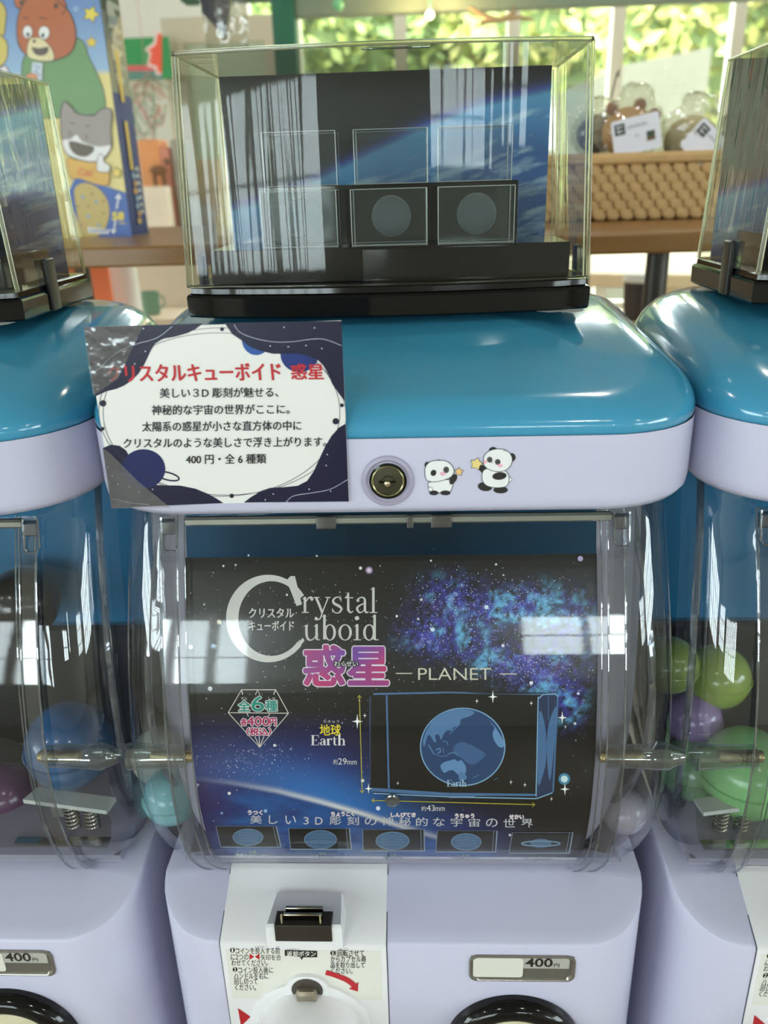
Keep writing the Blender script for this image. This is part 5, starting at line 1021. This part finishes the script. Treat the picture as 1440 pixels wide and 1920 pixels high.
# counter carrying those goods
a = at(150, 392, 300); CT = tag(obj('back_counter', MB().box(-230, -60, 290, 345, -H0, a[2]-8, .5), mat('counter_cream', (216, 204, 176), .5, var=.05), base=(-145, 318, -H0)), 'cream shop counter in the left background, below the shelf goods', 'counter')
zc = a[2]-8
def on_counter(px0, px1, ptop, nm, col, label, cat, Y=300, d=12):
    a, b = at(px0, ptop, Y), at(px1, ptop, Y); m = mat(nm+'_%d_%d_%d' % col, col, .6, var=.15, scale=14)
    return tag(obj(nm, MB().box(a[0], b[0], Y, Y+d, zc, a[2], .4), m), label, cat)
on_counter(256, 296, 262, 'orange_box', (222, 152, 96), 'orange goods box on the back counter beneath the wire garland', 'box')
on_counter(298, 316, 276, 'leaflet_stack', (200, 132, 110), 'narrow reddish leaflet stand beside the orange box', 'leaflet stand')
on_counter(318, 345, 262, 'grey_rack', (150, 144, 128), 'grey wire-look rack behind the left edge of the middle case', 'rack')
on_counter(262, 312, 350, 'cream_tray', (232, 218, 196), 'low cream tray at the front of the back counter', 'tray', Y=293, d=6)
on_counter(352, 420, 300, 'paper_carton', (206, 190, 160), 'pale paper carton seen through the left side of the middle case', 'carton', Y=318)
pp = at(300, 384, 293); o = thing('deer_ornament', 'small brown four-legged figure ornament on the cream tray', 'ornament', (pp[0], 296, at(262, 350, 293)[2]))
qz = ORG[o.name]; FM = mat('figure_brown', (120, 84, 56), .6); obj('body', MB().ball((qz[0], 296, qz[2]+5), 1, 14, 9, e=(3, 1.3, 1.5)), FM, o); obj('head', MB().ball((qz[0]+3.2, 296, qz[2]+7.6), 1.2, 12, 8), FM, o)
for dx in (-2, -1.2, 1.2, 2): obj('leg', MB().tube([(qz[0]+dx, 296, qz[2]), (qz[0]+dx*.9, 296, qz[2]+4.6)], [.3, .5]), FM, o)
# under the shelf, left: bright roll blind, cream cupboard with a green mug
a = at(172, 520, 170); ob = tag(obj('orange_poster_board', MB().box(a[0]-30, a[0]+3.5, 170, 171, -H0, SZ-8), mat('orange_board', (236, 116, 60), .6), base=(a[0]-12, 170, -H0), smooth=False), 'orange board standing under the shelf beside the left machine', 'board')
a, b = at(188, 520, 190), at(246, 520, 190); cyl = tag(obj('paper_roll', MB().lathe(((a[0]+b[0])/2, 194, 0), [((b[0]-a[0])/2, -H0), ((b[0]-a[0])/2, -12)], 'z', 28), mat('white_paper_roll', (240, 238, 228), .7)), 'tall white paper roll standing under the shelf at left', 'paper roll')
a = at(250, 520, 254); cb = thing('cream_cupboard', 'cream cupboard under the shelf between the left and middle machines', 'cupboard', (a[0]+35, 250, -H0)); obj('cabinet_body', MB().box(a[0], a[0]+72, 254, 276, -H0, -18), mat('cupboard_cream', (220, 204, 176), .6, var=.04), cb, smooth=False)
for k in range(3): obj('cupboard_door', MB().box(a[0]+1+24*k, a[0]+23+24*k, 253.2, 254, -H0+8, -20), mat('cupboard_cream', (220, 204, 176), .6), cb, smooth=False)
m_ = at(283, 568, 225); mg = thing('green_mug', 'dull green mug below the shelf between two machines', 'mug', (m_[0], 225, m_[2]-3)); obj('cup', MB().lathe((m_[0], 225, m_[2]-3), [(2.0, 0), (2.3, .3), (2.4, 6), (2.2, 6), (2.1, .6)], 'z', 20), mat('mug_green', (110, 150, 124), .4), mg); obj('handle', MB().tube([(m_[0]+2.3, 225, m_[2]+2), (m_[0]+3.8, 225, m_[2]+1.4), (m_[0]+3.8, 225, m_[2]-.6), (m_[0]+2.3, 225, m_[2]-1.4)], .3), mat('mug_green', (110, 150, 124), .4), mg)
tb = thing('side_table', 'low table under the shelf that carries the green mug', 'table', (m_[0], 225, -H0)); obj('table_top', MB().box(m_[0]-18, m_[0]+14, 215, 236, m_[2]-5, m_[2]-3.02), mat('cupboard_cream', (220, 204, 176), .6), tb, smooth=False)
for sx1 in (-16, 12):
    for y in (217, 234): obj('leg', MB().box(m_[0]+sx1-1, m_[0]+sx1+1, y-1, y+1, -H0, m_[2]-5), mat('cupboard_cream', (220, 204, 176), .6), tb, smooth=False)
# right: round beige tables and potted plants under the shelf
t0 = at(1250, 502, 260); rt = thing('round_table', 'large round beige table seen beneath the shelf at right', 'table', (t0[0]+10, 300, -H0)); bt_ = mat('table_beige', (216, 196, 160), .5, var=.05)
obj('table_top', MB().lathe((t0[0]+10, 300, t0[2]), [(60, -4), (62, -3.4), (62, -.8), (61.2, 0)], 'z', 64), bt_, rt); obj('pedestal', MB().lathe((t0[0]+10, 300, 0), [(30, -H0), (16, -H0+3), (8, -80), (10, t0[2]-4)], 'z', 28), bt_, rt)
for x, y, s_, lb in ((1202, 520, 5.2, 'dark round pot with a bright white lid on the low ledge'), (1268, 526, 4.0, 'white bowl turned down beside the black shelf leg'), (1300, 520, 5.0, 'white bowl turned down, partly behind the right machine')):
    c = at(x, y, 165); o = thing('lidded_pot' if s_ > 5.1 else 'white_bowl', lb, 'pot' if s_ > 5.1 else 'bowl', (c[0], 165, c[2]-8 if s_ > 5.1 else c[2]-2))
    if s_ > 5.1: obj('pot', MB().lathe((c[0], 165, c[2]-8), [(2.6, 0), (3.0, 3), (3.1, 7.2)], 'z', 24), mat('pot_dark', (66, 54, 50), .5, var=.3), o); obj('lid', MB().lathe((c[0], 165, c[2]-.8), [(3.2, 0), (3.4, .5), (3.1, 1.5), (1.0, 1.9)], 'z', 24), mat('lid_white', (238, 238, 226), .5), o)
    else: obj('bowl', MB().lathe((c[0], 165, c[2]-2), [(s_*.62, 0), (s_*.6, .8), (s_*.4, 2.6), (.6, 3.1)], 'z', 28), mat('lid_white', (238, 238, 226), .5), o)
lz = at(1202, 520, 165)[2]-8
lg = thing('low_ledge', 'low beige ledge behind the right machine that carries the pot and bowls', 'ledge', (60, 165, -H0)); obj('ledge_top', MB().box(30, 110, 152, 180, lz-3, lz-.02), bt_, lg, smooth=False); obj('ledge_front', MB().box(32, 108, 156, 176, -H0, lz-3), bt_, lg, smooth=False)
for o in list(COL.objects):
    if o.name.startswith('white_bowl'): o.location.z = (lz+H0)/100
# ================================================================ outdoors beyond the windows
GND = mat('gravel_ground', (120, 116, 102), .9, var=.15, scale=3); tag(obj('ground', MB().box(-4000, 4000, 410, 6000, -H0-12, -H0-.5), GND, smooth=False), kind='structure')
c = at(1335, 88, 900); c2_ = at(1170, 118, 900)
w = thing('retaining_wall', 'pale concrete retaining wall outside behind the basket', 'wall', (c[0]-150, 905, -H0)); CM = mat('weathered_concrete', (90, 88, 72), .85, var=.12, scale=2.5, stretch=(3, 3, .6), bump=.3)
obj('wall_slab', MB().prism([(c[0], -H0), (c[0], c[2]), (c2_[0], c2_[2]-2), (c2_[0]-110, c2_[2]-42), (c2_[0]-110, -H0)], 900, 925), CM, w, smooth=False)
LF = [mat('leaf_lime', (150, 160, 86), .6, var=.4, scale=1.5), mat('leaf_green', (106, 126, 68), .6, var=.4, scale=1.5), mat('leaf_yellow', (172, 166, 98), .6, var=.3, scale=1.5)]
lp = LF
def bush(x, y, rx, h, label, mats, n=4200, seed=0):
    r3 = np.random.default_rng(seed); root = thing('leafy_bush', label, 'bush', (x, y, -H0), 'sunlit bushes outside the windows')
    u = r3.normal(size=(n, 3)); u /= np.linalg.norm(u, axis=1)[:, None]; rad = r3.uniform(.72, .98, n)*(1+.18*np.sin(u[:, 0]*7+seed)*np.sin(u[:, 2]*6)); C = np.stack([x+u[:, 0]*rx*rad, y+u[:, 1]*rx*.6*rad, -H0+h/2+u[:, 2]*h/2*rad], 1)
    a = r3.normal(size=(n, 3)); a /= np.linalg.norm(a, axis=1)[:, None]; b = np.cross(a, r3.normal(size=(n, 3))); b /= np.linalg.norm(b, axis=1)[:, None]; s = r3.uniform(9, 20, n)[:, None]*(rx/170)
    V = np.concatenate([C-a*s, C+b*s*.5, C+a*s, C-b*s*.5], 1).reshape(-1, 3); k = n//2
    for j, (lo, hi) in enumerate(((0, k), (k, n))):
        mb = MB(); mb.v = V[lo*4:hi*4].tolist(); mb.f = [(4*i, 4*i+1, 4*i+2, 4*i+3) for i in range(hi-lo)]; obj('foliage', mb, mats[j], root, smooth=False, kind='stuff')
    obj('bush_core', MB().ball((x, y, -H0+h/2), 1.0, 20, 14, e=(rx*.74, rx*.44, h*.37)), mat('leaf_shadow_green', (104, 120, 70), .9, var=.3, scale=1), root)
    obj('trunk', MB().tube([(x, y, -H0-.5), (x+5, y, -H0+h*.4)], 9), mat('bark_brown', (92, 72, 50), .9), root)
for i, (x, y, rx, h, lb, m0, m1) in enumerate(((-330, 1150, 125, 560, 'lime bush far left beyond the window', 0, 1), (-60, 1480, 180, 700, 'green bush outside behind the left end of the window row', 1, 0), (190, 1150, 150, 600, 'yellow green bush seen above the middle case', 0, 2), (440, 1480, 190, 740, 'bright lime bush outside between the middle case and the first post', 0, 2), (690, 1150, 160, 640, 'sunlit yellow bush above the concrete wall', 2, 0), (980, 1480, 210, 800, 'green and yellow tree at the right end of the windows', 1, 2), (1240, 1150, 170, 700, 'lime tree beyond the rightmost window', 0, 2), (400, 760, 60, 150, 'low green shrub just outside under the shelf line', 1, 0))):
    bush(x, y, rx, h, lb, (LF[m0], LF[m1]), seed=i+1)
hd = thing('distant_hedge', 'tall continuous hedge closing the view far behind the outdoor bushes', 'hedge', (450, 1900, -H0))
V, F = grid(lambda x, z: np.stack([x, 1900+60*fbm(x+2000, z+900, 160, 4, 6), z], 1), -1500, 2600, -H0-.5, 620, 120, 40); mb = MB(); mb.v = V.tolist(); mb.f = F
mb.box(-1500, 2600, 1990, 2000, -H0-.5, 560); obj('hedge_mass', mb, mat('hedge_yellow_green', (134, 146, 84), .9, var=.5, scale=.9, bump=1), hd)
